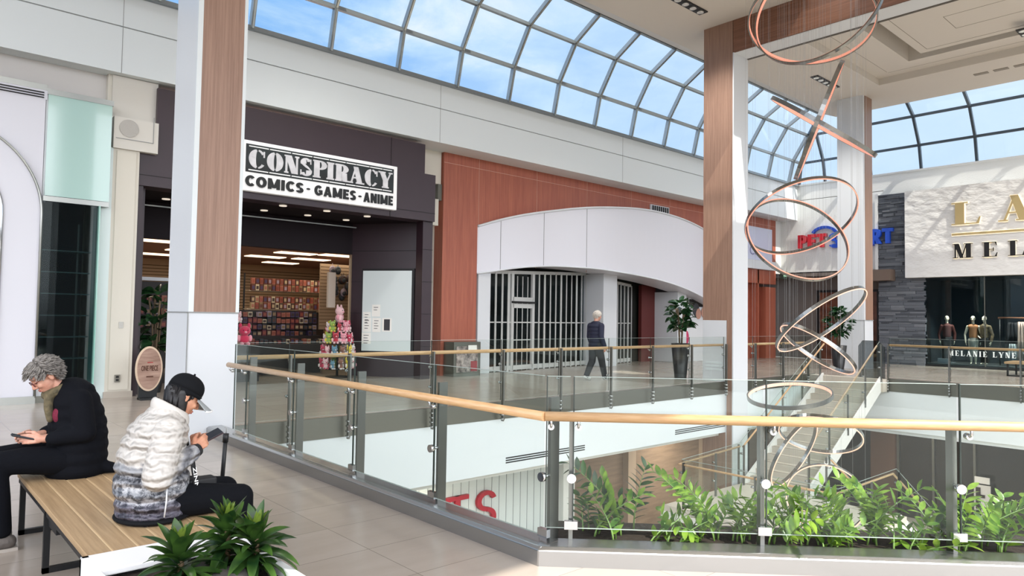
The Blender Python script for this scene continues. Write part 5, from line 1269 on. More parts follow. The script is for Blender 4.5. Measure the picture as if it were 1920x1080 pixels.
# jacket with quilted tiers
def quilt_mat():
    mt, n_, b_ = tree_mat('puffer_print')
    tcx = n_.nodes.new('ShaderNodeTexCoord'); sp = n_.nodes.new('ShaderNodeSeparateXYZ'); n_.links.new(tcx.outputs['Object'], sp.inputs[0])
    no = n_.nodes.new('ShaderNodeTexNoise'); no.inputs['Scale'].default_value = 11; no.inputs['Detail'].default_value = 9; no.inputs['Roughness'].default_value = .75; no.inputs['Distortion'].default_value = 1.2
    n_.links.new(tcx.outputs['Object'], no.inputs[0])
    ml = n_.nodes.new('ShaderNodeMath'); ml.operation = 'MULTIPLY_ADD'; ml.inputs[1].default_value = .16; n_.links.new(no.outputs[0], ml.inputs[0]); n_.links.new(sp.outputs['Z'], ml.inputs[2])
    mr_ = n_.nodes.new('ShaderNodeMapRange'); mr_.inputs[1].default_value = .08; mr_.inputs[2].default_value = .50; n_.links.new(ml.outputs[0], mr_.inputs[0])
    r_ = n_.nodes.new('ShaderNodeValToRGB'); el = r_.color_ramp.elements
    el[0].position = 0; el[0].color = lin('35333C'); el[1].position = 1; el[1].color = lin('BFBBB5')
    for p_, c_ in ((.16, '5A5764'), (.27, '6F6E78'), (.33, 'B4B5BA'), (.42, '7C8086'), (.52, 'C2C3C5'), (.60, '6E7076'), (.68, '9C9DA0'), (.78, '85878B'), (.84, 'BDB9B3')): x_ = el.new(p_); x_.color = lin(c_)
    n_.links.new(mr_.outputs[0], r_.inputs[0])
    n2_ = n_.nodes.new('ShaderNodeTexNoise'); n2_.inputs['Scale'].default_value = 26; n2_.inputs['Detail'].default_value = 8; n2_.inputs['Roughness'].default_value = .8; n_.links.new(tcx.outputs['Object'], n2_.inputs[0])
    r2 = n_.nodes.new('ShaderNodeMapRange'); r2.inputs[1].default_value = .47; r2.inputs[2].default_value = .54; n_.links.new(n2_.outputs[0], r2.inputs[0])
    m2 = n_.nodes.new('ShaderNodeMapRange'); m2.inputs[1].default_value = .385; m2.inputs[2].default_value = .36; n_.links.new(ml.outputs[0], m2.inputs[0])
    mm = n_.nodes.new('ShaderNodeMath'); mm.operation = 'MULTIPLY'; n_.links.new(r2.outputs[0], mm.inputs[0]); n_.links.new(m2.outputs[0], mm.inputs[1])
    mx = n_.nodes.new('ShaderNodeMix'); mx.data_type = 'RGBA'; mx.blend_type = 'MULTIPLY'; mx.inputs[7].default_value = (.22, .23, .26, 1); n_.links.new(mm.outputs[0], mx.inputs[0]); n_.links.new(r_.outputs[0], mx.inputs[6])
    n_.links.new(mx.outputs[2], b_.inputs['Base Color']); b_.inputs['Roughness'].default_value = .42
    bp = n_.nodes.new('ShaderNodeBump'); bp.inputs['Strength'].default_value = .35; bp.inputs['Distance'].default_value = .012
    n3 = n_.nodes.new('ShaderNodeTexNoise'); n3.inputs['Scale'].default_value = 14; n3.inputs['Detail'].default_value = 3; n_.links.new(tcx.outputs['Object'], n3.inputs[0]); n_.links.new(n3.outputs[0], bp.inputs['Height']); n_.links.new(bp.outputs[0], b_.inputs['Normal'])
    wv = n_.nodes.new('ShaderNodeTexWave'); wv.wave_type = 'BANDS'; wv.bands_direction = 'Z'; wv.wave_profile = 'SIN'; wv.inputs['Scale'].default_value = 4.6; wv.inputs['Distortion'].default_value = 3.5; wv.inputs['Detail'].default_value = 2; wv.inputs['Detail Scale'].default_value = 2.5; n_.links.new(tcx.outputs['Object'], wv.inputs[0])
    b2 = n_.nodes.new('ShaderNodeBump'); b2.inputs['Strength'].default_value = 1; b2.inputs['Distance'].default_value = .018; n_.links.new(wv.outputs['Fac'], b2.inputs['Height']); n_.links.new(bp.outputs[0], b2.inputs['Normal']); n_.links.new(b2.outputs[0], b_.inputs['Normal'])
    return mt
QM = quilt_mat()
j = MB()
tiers = [(.500, 1.235, .200, .232), (.545, 1.235, .205, .235), (.615, 1.23, .208, .235), (.685, 1.225, .205, .228), (.755, 1.222, .200, .222), (.825, 1.225, .192, .215), (.895, 1.235, .182, .212), (.958, 1.25, .165, .225), (1.0, 1.262, .135, .195), (1.04, 1.278, .105, .135)]
for z, x, rx, ry in tiers: j.ell((x, YC, z), (rx, ry, .072), 0, 28, 10)
for k, (z, x, rx) in enumerate(((.5, 1.235, .17), (.65, 1.225, .18), (.8, 1.225, .17), (.92, 1.25, .14))): j.ell((x, YC, z), (rx * 1.13, rx * 1.28, .15), 0, 24, 10)
# bottom hem
jk_ = fuse(j.build('jacket', QM, t), .0075, 12, .5)
hm = MB(); hm.ell((1.237, YC, .470), (.212, .246, .034), 0, 32, 8); fuse(hm.build('jacket_hem', mat('hem_dark', '0C0D11', .8, spec=.2), t), .008, 2)
def sleeve(s_, el_, wr):
    sl = MB(); sh = V(1.26, YC + s_ * .160, .960); el_, wr = V(*el_), V(*wr)
    for k in range(7):
        f_ = k / 6; p = sh.lerp(el_, f_); sl.ell(p, (.092 - .004 * f_,) * 3 if k else (.09, .08, .085), 0, 18, 10)
    for k in range(5):
        f_ = (k + 1) / 5; p = el_.lerp(wr, f_); sl.ell(p, .078 - .026 * f_, 0, 18, 10)
    return sl
def sleeve_mat():
    mt, n_, b_ = tree_mat('sleeve_print'); tcx = n_.nodes.new('ShaderNodeTexCoord'); sp = n_.nodes.new('ShaderNodeSeparateXYZ'); n_.links.new(tcx.outputs['Object'], sp.inputs[0])
    no = n_.nodes.new('ShaderNodeTexNoise'); no.inputs['Scale'].default_value = 14; no.inputs['Detail'].default_value = 9; no.inputs['Roughness'].default_value = .75; n_.links.new(tcx.outputs['Object'], no.inputs[0])
    ml = n_.nodes.new('ShaderNodeMath'); ml.operation = 'MULTIPLY_ADD'; ml.inputs[1].default_value = .14; n_.links.new(no.outputs[0], ml.inputs[0])
    mz = n_.nodes.new('ShaderNodeMath'); mz.operation = 'MULTIPLY_ADD'; mz.inputs[1].default_value = -.55; mz.inputs[2].default_value = .165; n_.links.new(sp.outputs['Z'], mz.inputs[0])
    ma = n_.nodes.new('ShaderNodeMath'); ma.operation = 'ADD'; n_.links.new(mz.outputs[0], ma.inputs[0]); n_.links.new(sp.outputs['X'], ma.inputs[1]); n_.links.new(ma.outputs[0], ml.inputs[2])
    r_ = n_.nodes.new('ShaderNodeValToRGB'); el = r_.color_ramp.elements; el[0].position = .03; el[0].color = lin('BFBBB5'); el[1].position = .07; el[1].color = lin('8E8F93')
    for p_, c_ in ((.10, '5E6066'), (.13, 'A7A8AB'), (.17, '6F7178'), (.22, '90929A')): x_ = el.new(p_); x_.color = lin(c_)
    n_.links.new(ml.outputs[0], r_.inputs[0]); n_.links.new(r_.outputs[0], b_.inputs['Base Color']); b_.inputs['Roughness'].default_value = .42
    bp = n_.nodes.new('ShaderNodeBump'); bp.inputs['Strength'].default_value = .35; bp.inputs['Distance'].default_value = .012
    n3 = n_.nodes.new('ShaderNodeTexNoise'); n3.inputs['Scale'].default_value = 16; n_.links.new(tcx.outputs['Object'], n3.inputs[0]); n_.links.new(n3.outputs[0], bp.inputs['Height']); n_.links.new(bp.outputs[0], b_.inputs['Normal'])
    wv = n_.nodes.new('ShaderNodeTexWave'); wv.wave_type = 'BANDS'; wv.bands_direction = 'Z'; wv.wave_profile = 'SIN'; wv.inputs['Scale'].default_value = 4.6; wv.inputs['Distortion'].default_value = 3.5; wv.inputs['Detail'].default_value = 2; wv.inputs['Detail Scale'].default_value = 2.5; n_.links.new(tcx.outputs['Object'], wv.inputs[0])
    b2 = n_.nodes.new('ShaderNodeBump'); b2.inputs['Strength'].default_value = 1; b2.inputs['Distance'].default_value = .018; n_.links.new(wv.outputs['Fac'], b2.inputs['Height']); n_.links.new(bp.outputs[0], b2.inputs['Normal']); n_.links.new(b2.outputs[0], b_.inputs['Normal'])
    return mt
SM_ = sleeve_mat()
for s_, e_, w_ in ((-1, (1.195, YC - .235, .735), (1.405, YC - .11, .815)), (1, (1.21, YC + .235, .75), (1.425, YC + .11, .815))):
    fuse(sleeve(s_, e_, w_).build('sleeve', SM_, t), .0065, 2, .35)
    e2, w2 = V(*e_), V(*w_); d = (w2 - e2).normalized(); MB().tube([w2 + d * .02, w2 + d * .055], [.044, .040], 20).build('cuff', mat('cuff_black', '18181B', .8), t)
# collar
cl = MB()
for k in range(28):
    a = math.radians(25 + 310 * k / 27); p = V(1.312 + .084 * math.cos(a), YC + .088 * math.sin(a), 1.050 - .052 * math.cos(a))
    cl.ell(p, (.024, .026, .050), 0, 12, 8)
fuse(cl.build('collar', mat('collar_white', 'C4C0BA', .45), t), .007, 4)
MB().tube([V(1.428, YC - .09, .46), V(1.437, YC - .08, .6), V(1.425, YC - .05, .8), V(1.41, YC - .02, .95)], .005, 6).build('zip', mat('zip_silver', 'D9DCE0', .3), jk_)
MB().tube([V(1.232, YC - .236, .50), V(1.238, YC - .245, .59), V(1.24, YC - .238, .67)], .0045, 6).build('pocket_zip', mat('zip_silver', '', .3), jk_)
# trousers and shoes
tr = MB()
for s_ in (-1, 1):
    chain(tr, [((1.26, YC + s_ * .10, .555), .105), ((1.45, YC + s_ * .115, .545), .095), ((1.70, YC + s_ * .13, .525), .075), ((1.715, YC + s_ * .13, .30), .066), ((1.70, YC + s_ * .13, .12), .055)])
fuse(tr.build('trousers', mat('trousers_black', '0B0D12', .9, spec=.15, bump=.4, bscale=14), t), .009, 3)
for s_ in (-1, 1):
    sh = MB(); sh.caps((1.68, YC + s_ * .13, .055), .048, (1.84, YC + s_ * .14, .045), .042); sh.box(1.64, YC + s_ * .13 - .045, .0, 1.88, YC + s_ * .13 + .05, .03); fuse(sh.build('shoe', mat('shoe_dark', '202226', .6), t), .008, 3)
# hair and cap
h = MB()
h.ell(T(-.022, 0, .025), (.093 * .98, .083 * .98, .09), 0, 18, 12, M3)
h.caps(T(-.050, 0, .0), .072, (1.335, YC, 1.085), .066); h.caps((1.335, YC, 1.085), .066, (1.32, YC, 1.03), .055)
for s_ in (-1, 1):
    h.caps(T(-.035, s_ * .045, .0), .045, (1.355, YC + s_ * .045, 1.055), .030); h.caps(T(.022, s_ * .068, .035), .016, T(.030, s_ * .068, .002), .008)
for k in range(90):
    a_ = rw.uniform(-1.15, 1.15); z_ = rw.uniform(-.02, .03); q0 = T(-.03 - .085 * math.cos(a_), .086 * math.sin(a_), z_); q2 = V(1.345 - .062 * math.cos(a_), YC + .066 * math.sin(a_), 1.045); h.tube([q0, q0.lerp(q2, .5) + (q0 - V(*hc)).normalized() * .006, q2], [.005, .006, .004], 5)
h.build('hair', mat('hair_black', '0F0D10', .45, bump=.12, bscale=50), t)
cp = MB(); rows = []
for i in range(9):
    th = math.radians(8 + 82 * i / 8) if i else .001
    rows.append([T(-.012 + .108 * math.sin(th) * math.cos(a), .090 * math.sin(th) * math.sin(a), .035 + .098 * math.cos(th) ** .8 if th < PI / 2 - .01 else .035) for a in [2 * PI * k / 36 for k in range(37)]])
cp.grid(rows); 
base_ = [T(-.012 + .108 * math.cos(a), .090 * math.sin(a), .035) for a in [2 * PI * k / 36 for k in range(37)]]; low = [T(-.012 + .106 * math.cos(a), .088 * math.sin(a), .012 - .012 * (math.cos(a) < 0)) for a in [2 * PI * k / 36 for k in range(37)]]
cp.grid([base_, low]); cp.ell(T(-.012, 0, .136), .007, 0, 10, 6)
cap_ = o = cp.build('cap', mat('cap_black', '0A0C10', .85, spec=.2), t); so = o.modifiers.new('thick', 'SOLIDIFY'); so.thickness = .003
br = MB(); rows = []
for i in range(5):
    f_ = i / 4; rows.append([T(.066 + .128 * f_ * math.cos(u * 1.15) ** .6, .080 * math.sin(u * 1.15) * (1 + .10 * f_), .026 - .034 * f_ - .030 * (math.sin(u * 1.15)) ** 2) for u in [-1 + 2 * k / 14 for k in range(15)]])
br.grid(rows); o = br.build('cap_brim', mat('brim_grey', '8E9394', .7), cap_); so = o.modifiers.new('thick', 'SOLIDIFY'); so.thickness = .004
ed = MB().tube(rows[-1], .0055, 8); ed.build('brim_edge', mat('brim_white', 'EDEEEE', .5), cap_)
MB().tube([T(.086, -.045, .035), T(.092, -.03, .045), T(.094, -.02, .033), T(.096, -.008, .045)], .002, 5).build('cap_logo', mat('brim_white', '', .5), cap_)
# strap / lanyard
st = MB(); st.grid([[V(1.40 + .045 * s_ - .012, YC - .135 - .005, .80 - .27 * s_), V(1.40 + .045 * s_ + .016, YC - .135, .80 - .27 * s_)] for s_ in [k / 8 for k in range(9)]])
o = st.build('bag_strap', mat('strap_black', '131417', .7), t); so = o.modifiers.new('thick', 'SOLIDIFY'); so.thickness = .003
text_mesh('ZINN', (1.405, YC - .147, .74), (.16, 0, -1), (1, 0, .16), (0, -1, 0), .020, .001, width=.13, bold=.02, m=mat('strap_white', 'E6E6E4', .6), parent=t)
pb = MB().box(1.40, YC - .12, .60, 1.56, YC - .02, .66); bevel(pb.build('belt_pouch', mat('strap_black', '', .7), t), .012)
# phone
ph = thing('phone', 'dark phone held up by the person in the white jacket', 'phone', (1.53, 4.49, .88))
pf = V(.80, .0, .36).normalized(); ps = V(-.15, .95, .25); ps = (ps - pf * ps.dot(pf)).normalized(); pn = pf.cross(ps)
def slab_box(c_, f, s_, n_, L_, W2, T2): 
    return MB().bar(c_ - f * L_ / 2, c_ + f * L_ / 2, W2, T2, 0, n_)
bevel(slab_box(V(1.535, 4.475, .893), pf, ps, pn, .150, .072, .009).build('phone_body', mat('phone_dark', '22242B', .3), ph), .003)
bevel(slab_box(V(1.535, 4.475, .893) - pn * .006, pf, ps, pn, .152, .074, .004).build('phone_case', mat('phone_case', '4A2D33', .5), ph), .001)
# luggage handle beside the bench
t = thing('luggage', 'upright black luggage handle pole beyond the person with the cap', 'luggage', (1.80, 4.95, 0))
MB().tube([V(1.79, 4.95, .42), V(1.81, 4.95, .80)], .014, 12).build('pole', BLACKM, t); MB().tube([V(1.808, 4.95, .76), V(1.811, 4.95, .82)], .019, 12).build('grip', BLACKM, t)
MB().tube([V(1.811, 4.95, .82), V(1.813, 4.95, .86), V(1.80, 4.95, .862)], .002, 6).build('loop', STEEL, t)
bevel(MB().box(1.70, 4.88, .04, 1.90, 5.04, .42).build('case', mat('case_black', '17181B', .5), t), .02); MB().cyl((1.72, 4.88, .03), .03, .16, 14, axis=(0, 1, 0)).build('wheel', BLK, t)

# ---- second seated person, grey hair, dark coat, facing -X
t = thing('person', 'grey-haired person in dark coat and olive scarf bent over a phone', 'person', (1.1, 6.05, .45))
YC = 6.05
M3 = Rz(PI + .10) @ Ry(math.radians(38)); hc = (.905, YC - .02, 1.185)
b = MB(); T = head(b, hc, M3, 1.02)
b.caps((.955, YC, 1.12), .055, (1.04, YC, 1.03), .062)
chain(b, [((1.08, YC, .98), .13), ((1.13, YC, .78), .14), ((1.12, YC, .60), .14)])
for s_ in (-1, 1):
    chain(b, [((1.09, YC + s_ * .15, 1.0), .06), ((1.13, YC + s_ * .20, .76), .045), ((.90, YC + s_ * .10, .74), .030)])
    chain(b, [((1.10, YC + s_ * .09, .58), .10), ((.64, YC + s_ * .11, .60), .05), ((.675, YC + s_ * .11, .14), .03)]); b.caps((.70, YC + s_ * .1, .06), .035, (.56, YC + s_ * .1, .045), .03)
hand(b, (.885, YC - .13, .745), (-1, .20, .05), (0, .3, 1), (0, 1, .3), (.35, .5, .4))
hand(b, (.875, YC + .10, .735), (-1, -.25, .05), (0, -.3, 1), (0, -1, .3), (.35, .5, .4))
fuse(b.build('body', SKIN2, t), .0045, 2, .4)
face_bits(t, T, M3, 1.02, mat('lip_pale', 'A8665C', .5), mat('brow_grey', '6C6660', .8))
c = MB()
for z, x, rx, ry in ((.50, 1.12, .205, .24), (.58, 1.125, .205, .24), (.66, 1.13, .20, .235), (.74, 1.13, .195, .23), (.82, 1.125, .19, .225), (.90, 1.115, .18, .222), (.98, 1.10, .165, .215), (1.04, 1.085, .135, .185)): c.ell((x, YC, z), (rx, ry, .12), 0, 28, 12)
chain(c, [((1.10, YC - .17, 1.01), .078), ((1.13, YC - .235, .78), .072), ((.95, YC - .16, .745), .052)]); chain(c, [((1.10, YC + .17, 1.01), .078), ((1.13, YC + .235, .78), .072), ((.95, YC + .14, .745), .052)])
chain(c, [((1.28, YC - .12, .50), .05), ((1.36, YC - .16, .485), .035), ((1.46, YC - .20, .475), .018)])
c.ell((1.13, YC, 1.07), (.10, .13, .055), 0, 20, 10)
fuse(c.build('coat', mat('coat_navy_black', '0A0C12', .9, spec=.15, bump=.7, bscale=7), t), .010, 8)
hd = MB(); hd.ell((1.135, YC - .02, 1.085), (.075, .13, .045), 0, 20, 10); hd.ell((1.17, YC - .02, 1.05), (.06, .11, .05), 0, 20, 10); fuse(hd.build('coat_hood', mat('coat_navy_black', '', .8), t), .009, 4)
sc_ = MB()
for k in range(22):
    a = 2 * PI * k / 22; sc_.ell((.985 + .070 * math.cos(a), YC + .075 * math.sin(a), 1.075 + .035 * math.cos(a)), (.030, .030, .036), 0, 10, 8)
chain(sc_, [((.93, YC - .05, 1.03), .033), ((.925, YC - .07, .95), .030), ((.935, YC - .08, .87), .022)])
fuse(sc_.build('scarf', mat('scarf_olive', '6E6247', .85, var=.6, alt='3E3A2A', vscale=22, bump=.6, bscale=40), t), .007, 2)
MB().ell((.985, YC - .09, .90), (.040, .045, .060), 0, 16, 10).build('sweater', mat('burgundy_knit', '6B1530', .85, bump=.4, bscale=60), t)
tr = MB()
for s_ in (-1, 1): chain(tr, [((1.10, YC + s_ * .10, .565), .11), ((.80, YC + s_ * .11, .60), .095), ((.62, YC + s_ * .11, .60), .078), ((.655, YC + s_ * .11, .36), .068), ((.68, YC + s_ * .11, .14), .058)])
fuse(tr.build('trousers', mat('trousers_navy', '090B11', .9, spec=.15, bump=.5, bscale=12), t), .010, 3)
for s_ in (-1, 1):
    sh = MB(); sh.caps((.715, YC + s_ * .11, .060), .052, (.53, YC + s_ * .12, .05), .045); fuse(sh.build('shoe', mat('shoe_grey', '5A5450', .7, bump=.4, bscale=30), t), .008, 3); MB().box(.49, YC + s_ * .11 - .045, 0, .77, YC + s_ * .11 + .05, .022).build('sole', mat('sole_pale', 'A59E96', .7), t)
h = MB()
hair_locks(h, T, M3, 1.02, 1900, 9, 0, .042, .0046, lambda p: (-.3 + (p.x > .0) * 1.1, p.y * 5, -.35), lambda p: p.z > (-.015 if p.x > -.03 else -.06) and not (p.x > .05 and p.z < .055) and not (p.x > -.02 and p.z < .012 and abs(p.y) > .04))
h.ell(T(-.018, 0, .034), (.100 * 1.02, .080 * 1.02, .092 * 1.02), 0, 18, 12, M3)
h.build('hair', mat('hair_grey', '8C8781', .6, var=.6, alt='4F4B48', vscale=40), t)
gl = MB()
for s_ in (-1, 1):
    gl.tube([T(.100 + 0 * k, s_ * .032 + .021 * math.cos(a), -.004 + .017 * math.sin(a)) for k, a in enumerate([2 * PI * q / 16 for q in range(16)])], .0022, 6, close=True); gl.tube([T(.099, s_ * .053, .002), T(.05, s_ * .078, .006), T(-.005, s_ * .083, .004)], .0022, 6)
gl.tube([T(.101, -.011, -.002), T(.101, .011, -.002)], .002, 6)
gl.build('glasses', mat('glasses_red', '5A1E22', .3), t)
ph = thing('phone', 'dark phone in the hand of the grey-haired person', 'phone', (.76, 5.95, .76))
bevel(MB().bar((.71, 5.95, .785), (.84, 5.95, .745), .074, .010, 0, (.3, 0, 1)).build('phone_body', mat('phone_black', '15161A', .3), ph), .003)
MB().bar((.715, 5.95, .791), (.835, 5.95, .753), .066, .003, 0, (.3, 0, 1)).build('phone_screen', mat('phone_screen', '3A4048', .15), ph)

# ---- man walking on the far walkway
t = thing('person', 'white-haired man in navy jacket walking past the folding gates', 'person', (14.5, 12.6, 0))
M3 = Rz(math.radians(-12)) @ Ry(math.radians(8)); wx, wy = 14.36, 12.6
M4 = Rz(math.radians(-2)); Q = lambda x, y, z: V(wx, wy, 0) + M4 @ V(x, y, z)
hc = Q(.07, 0, 1.735)
b = MB(); T = head(b, hc, M3, 1.08)
b.caps(Q(.03, 0, 1.66), .06, Q(0, 0, 1.52), .068)
chain(b, [(Q(0, 0, 1.38), .11), (Q(0, 0, 1.15), .11), (Q(0, 0, .98), .12)])
legs = [[(Q(0, -.10, .95), .10), (Q(.14, -.10, .52), .068), (Q(.26, -.10, .10), .045)], [(Q(0, .10, .95), .10), (Q(-.02, .10, .52), .068), (Q(-.24, .10, .13), .045)]]
for l_ in legs: chain(b, l_)
arms = [[(Q(0, -.20, 1.46), .065), (Q(-.07, -.27, 1.17), .05), (Q(.06, -.27, .93), .036)], [(Q(0, .20, 1.46), .065), (Q(.03, .27, 1.17), .05), (Q(.12, .26, .93), .036)]]
for a_ in arms: chain(b, a_)
hand(b, Q(.07, -.27, .91), M4 @ V(.1, 0, -1), M4 @ V(1, 0, 0), M4 @ V(0, 1, 0), (.3, .4, .3)); hand(b, Q(.13, .26, .91), M4 @ V(.1, 0, -1), M4 @ V(1, 0, 0), M4 @ V(0, -1, 0), (.3, .4, .3))
fuse(b.build('body', SKIN2, t), .007, 2, .4)
face_bits(t, T, M3, 1.08, mat('lip_pale', '', .5), mat('brow_grey', '', .8))
c = MB()
for z, r1, r2 in ((.96, .165, .215), (1.05, .17, .22), (1.15, .165, .215), (1.25, .165, .215), (1.35, .16, .22), (1.44, .145, .225), (1.50, .11, .19)): c.ell(Q(0, 0, z), (r1, r2, .10), 0, 24, 12, M4)
for a_ in arms: chain(c, [(p, r_ + .022) for p, r_ in a_])
fuse(c.build('jacket', mat('jacket_navy', '171C33', .75, bump=.4, bscale=12), t), .014, 3)
MB().lathe(Q(.01, 0, 1.50), [(.085, 0), (.088, .06), (.08, .065)], 20).build('collar', mat('jacket_brown_collar', '3C2F33', .8), t)
tr = MB()
for l_ in legs: chain(tr, [(l_[0][0], .125), (l_[1][0], .095), (l_[2][0], .075)])
fuse(tr.build('trousers', mat('trousers_charcoal', '1E2026', .8), t), .014, 3)
for q0, q1 in ((Q(.24, -.10, .06), Q(.42, -.10, .05)), (Q(-.28, .10, .10), Q(-.12, .10, .045))): fuse(MB().caps(q0, .05, q1, .045).build('shoe', mat('shoe_white', 'B9B9B6', .6), t), .012, 2)
h = MB(); hair_locks(h, T, M3, 1.08, 900, 12, 0, .05, .007, lambda p: (-.3, 0, -.6), lambda p: p.z > -.05 and not (p.x > .03 and p.z < .06) and not (p.x > -.02 and p.z < .0)); h.ell(T(-.018, 0, .034), (.102, .083, .094), 0, 16, 10, M3)
h.build('hair', mat('hair_white', 'CFC8BE', .7, var=.2, vscale=30), t)
# ================================================================ MANNEQUINS
def mannequin(label, x, y, z0, bodycol, parts, face=-PI / 2 - .5, sc=1.0, pose=0):
    M4 = Rz(face); Q = lambda a, b, c_: V(x, y, z0) + M4 @ (V(a, b, c_) * sc)
    t = thing('mannequin', label, 'mannequin', (x, y, z0), 'mannequins in the dress shop window')
    b = MB(); T = head(b, Q(.02, 0, 1.70), M4, .95 * sc)
    b.caps(Q(0, 0, 1.62), .045 * sc, Q(0, 0, 1.46), .05 * sc)
    chain(b, [(Q(0, 0, 1.38), .11 * sc), (Q(0, 0, 1.12), .09 * sc), (Q(0, 0, .92), .13 * sc)])
    for s_ in (-1, 1):
        e_ = Q(-.02, s_ * .26, 1.10) if not (pose and s_ == pose) else Q(.0, s_ * .30, 1.12); w_ = Q(.05, s_ * .24, .84) if not (pose and s_ == pose) else Q(.14, s_ * .12, 1.02)
        chain(b, [(Q(0, s_ * .17, 1.41), .05 * sc), (e_, .036 * sc), (w_, .026 * sc)]); hand(b, w_, (w_ - e_), M4 @ V(1, 0, 0), M4 @ V(0, -s_, 0), (.2, .2, .2), sc=sc * .9)
        chain(b, [(Q(0, s_ * .08, .9), .09 * sc), (Q(.02, s_ * .08, .50), .058 * sc), (Q(0, s_ * .07, .10), .036 * sc)]); b.caps(Q(0, s_ * .07, .05), .03 * sc, Q(.14, s_ * .08, .03), .025 * sc)
    fuse(b.build('body', mat('mannequin_cream', bodycol, .35), t), .012, 3)
    for nm, col, segs in parts:
        g = MB()
        for p, q, ra, rb in segs: g.caps(Q(*p), ra * sc, Q(*q), rb * sc, 0, 16)
        fuse(g.build(nm, col, t), .014, 3)
    return t
TOP = lambda w_=.02: [((0, 0, 1.39), (0, 0, 1.04), .125 + w_, .125 + w_), ((0, .10, 1.40), (0, -.10, 1.40), .085, .085)]
SLV = [((0, .17, 1.41), (-.02, .26, 1.10), .065, .055), ((0, -.17, 1.41), (-.02, -.26, 1.10), .065, .055), ((-.02, .26, 1.10), (.04, .245, .88), .052, .045), ((-.02, -.26, 1.10), (.04, -.245, .88), .052, .045)]
SKT = [((0, 0, 1.05), (0, 0, .85), .115, .15), ((0, 0, .85), (0, 0, .42), .15, .13)]
PNT = [((0, 0, 1.02), (0, 0, .92), .125, .155), ((0, .08, .95), (.02, .08, .5), .11, .09), ((0, -.08, .95), (.02, -.08, .5), .11, .09), ((.02, .08, .5), (0, .07, .14), .085, .08), ((.02, -.08, .5), (0, -.07, .14), .085, .08)]
black_c = mat('cloth_black', '121316', .85); rust = mat('cloth_rust', '481A15', .8); tan = mat('cloth_tan', 'A8714A', .7); greige = mat('cloth_grey_check', '9A958B', .85, var=.2, vscale=40)
pat = mat('cloth_black_gold', '0E0E12', .7, var=.9, alt='6E5A38', vscale=16)
mannequin('mannequin in rust blouse and black trousers, leftmost in the window', 31.5, 9.25, .12, 'D6C9B4', [('blouse', rust, TOP() + SLV), ('trousers', black_c, PNT)], PI + .35, 1.03)
mannequin('mannequin in tan sleeveless top and long grey skirt', 31.5, 8.35, .12, 'D6C9B4', [('top', tan, TOP(.01)), ('skirt', greige, SKT)], PI + .2, 1.03)
mannequin('mannequin in black and gold patterned blouse, right of the tan one', 31.55, 7.98, .12, 'D6C9B4', [('blouse', pat, TOP() + SLV), ('trousers', black_c, PNT)], PI - .25, 1.03, -1)
tag(bevel(MB().box(31.3, 9.0, .12, 31.7, 9.35, .16).box(31.2, 9.1, .12, 31.3, 9.5, .3).build('display_block', mat('block_grey', '7E8388', .5)), .01), 'small pale display blocks at the feet of the leftmost mannequin', 'display block')

# ================================================================ COMIC SHOP STOCK
rg = random.Random(21)
COLS = [mat('stock_%d' % i, c_, .55) for i, c_ in enumerate(('54281F', '6B3326', 'A08C6C', '33201C', '7A6244', '84402E', '452C25', 'B5A68A', '232328', '571E28', '3B3050', '877C88', '8E5644', '27323A'))]
def shelf(label, x0, x1, y, z, dpt=.3):
    t = tag(MB().box(x0, y - dpt, z - .02, x1, y, z).build('wall_shelf', mat('shelf_white', 'C2B49E', .5)), label, 'shelf')
shelf('upper shelf of small figure boxes on the slat wall', 8.35, 10.95, 21.6, 2.36); shelf('second shelf of small figure boxes on the slat wall', 8.3, 10.95, 21.6, 1.80)
tag(MB().box(8.25, 21.62, 0, 11.0, 21.8, 1.72).build('shelf_unit', mat('shelf_unit_dark', '2A201C', .7)), 'dark low shelving unit under the figure shelves', 'shelving')
tag(MB().box(8.3, 21.6, 1.72, 8.34, 21.64, 2.9).box(10.9, 21.6, 1.72, 10.94, 21.64, 2.9).build('shelf_upright', BLACKM), 'thin black uprights holding the two figure box shelves', 'uprights')
proto = {}
def product(kind, x, y, z, w, d, h, mt, label, cat, group):
    k = (kind, mt.name)
    o = MB().box(-w / 2, -d, 0, w / 2, 0, h).box(-w / 2 * .7, -d - .003, h * .2, w / 2 * .7, -d, h * .75, 1).build(kind, [mt, COLS[(hash_(mt.name) + 5) % len(COLS)]], local=True)
    o.location = (x, y, z); tag(o, label, cat, group)
def hash_(s): return sum(ord(c_) for c_ in s)
warm = [COLS[i] for i in (0, 1, 2, 5, 7, 12, 4, 6)]
for zz, gname, lab in ((2.36, 'figure boxes on the upper wall shelf', 'small figure box in the row on the upper wall shelf'), (1.80, 'figure boxes on the second wall shelf', 'small figure box in the row on the second wall shelf')):
    for row in range(2):
        for k in range(20): product('figure_box', 8.45 + k * .128, 21.35, zz + row * .20, .105, .12, .185, warm[(k * 3 + row * 5 + rg.randrange(3)) % len(warm)], lab, 'toy box', gname)
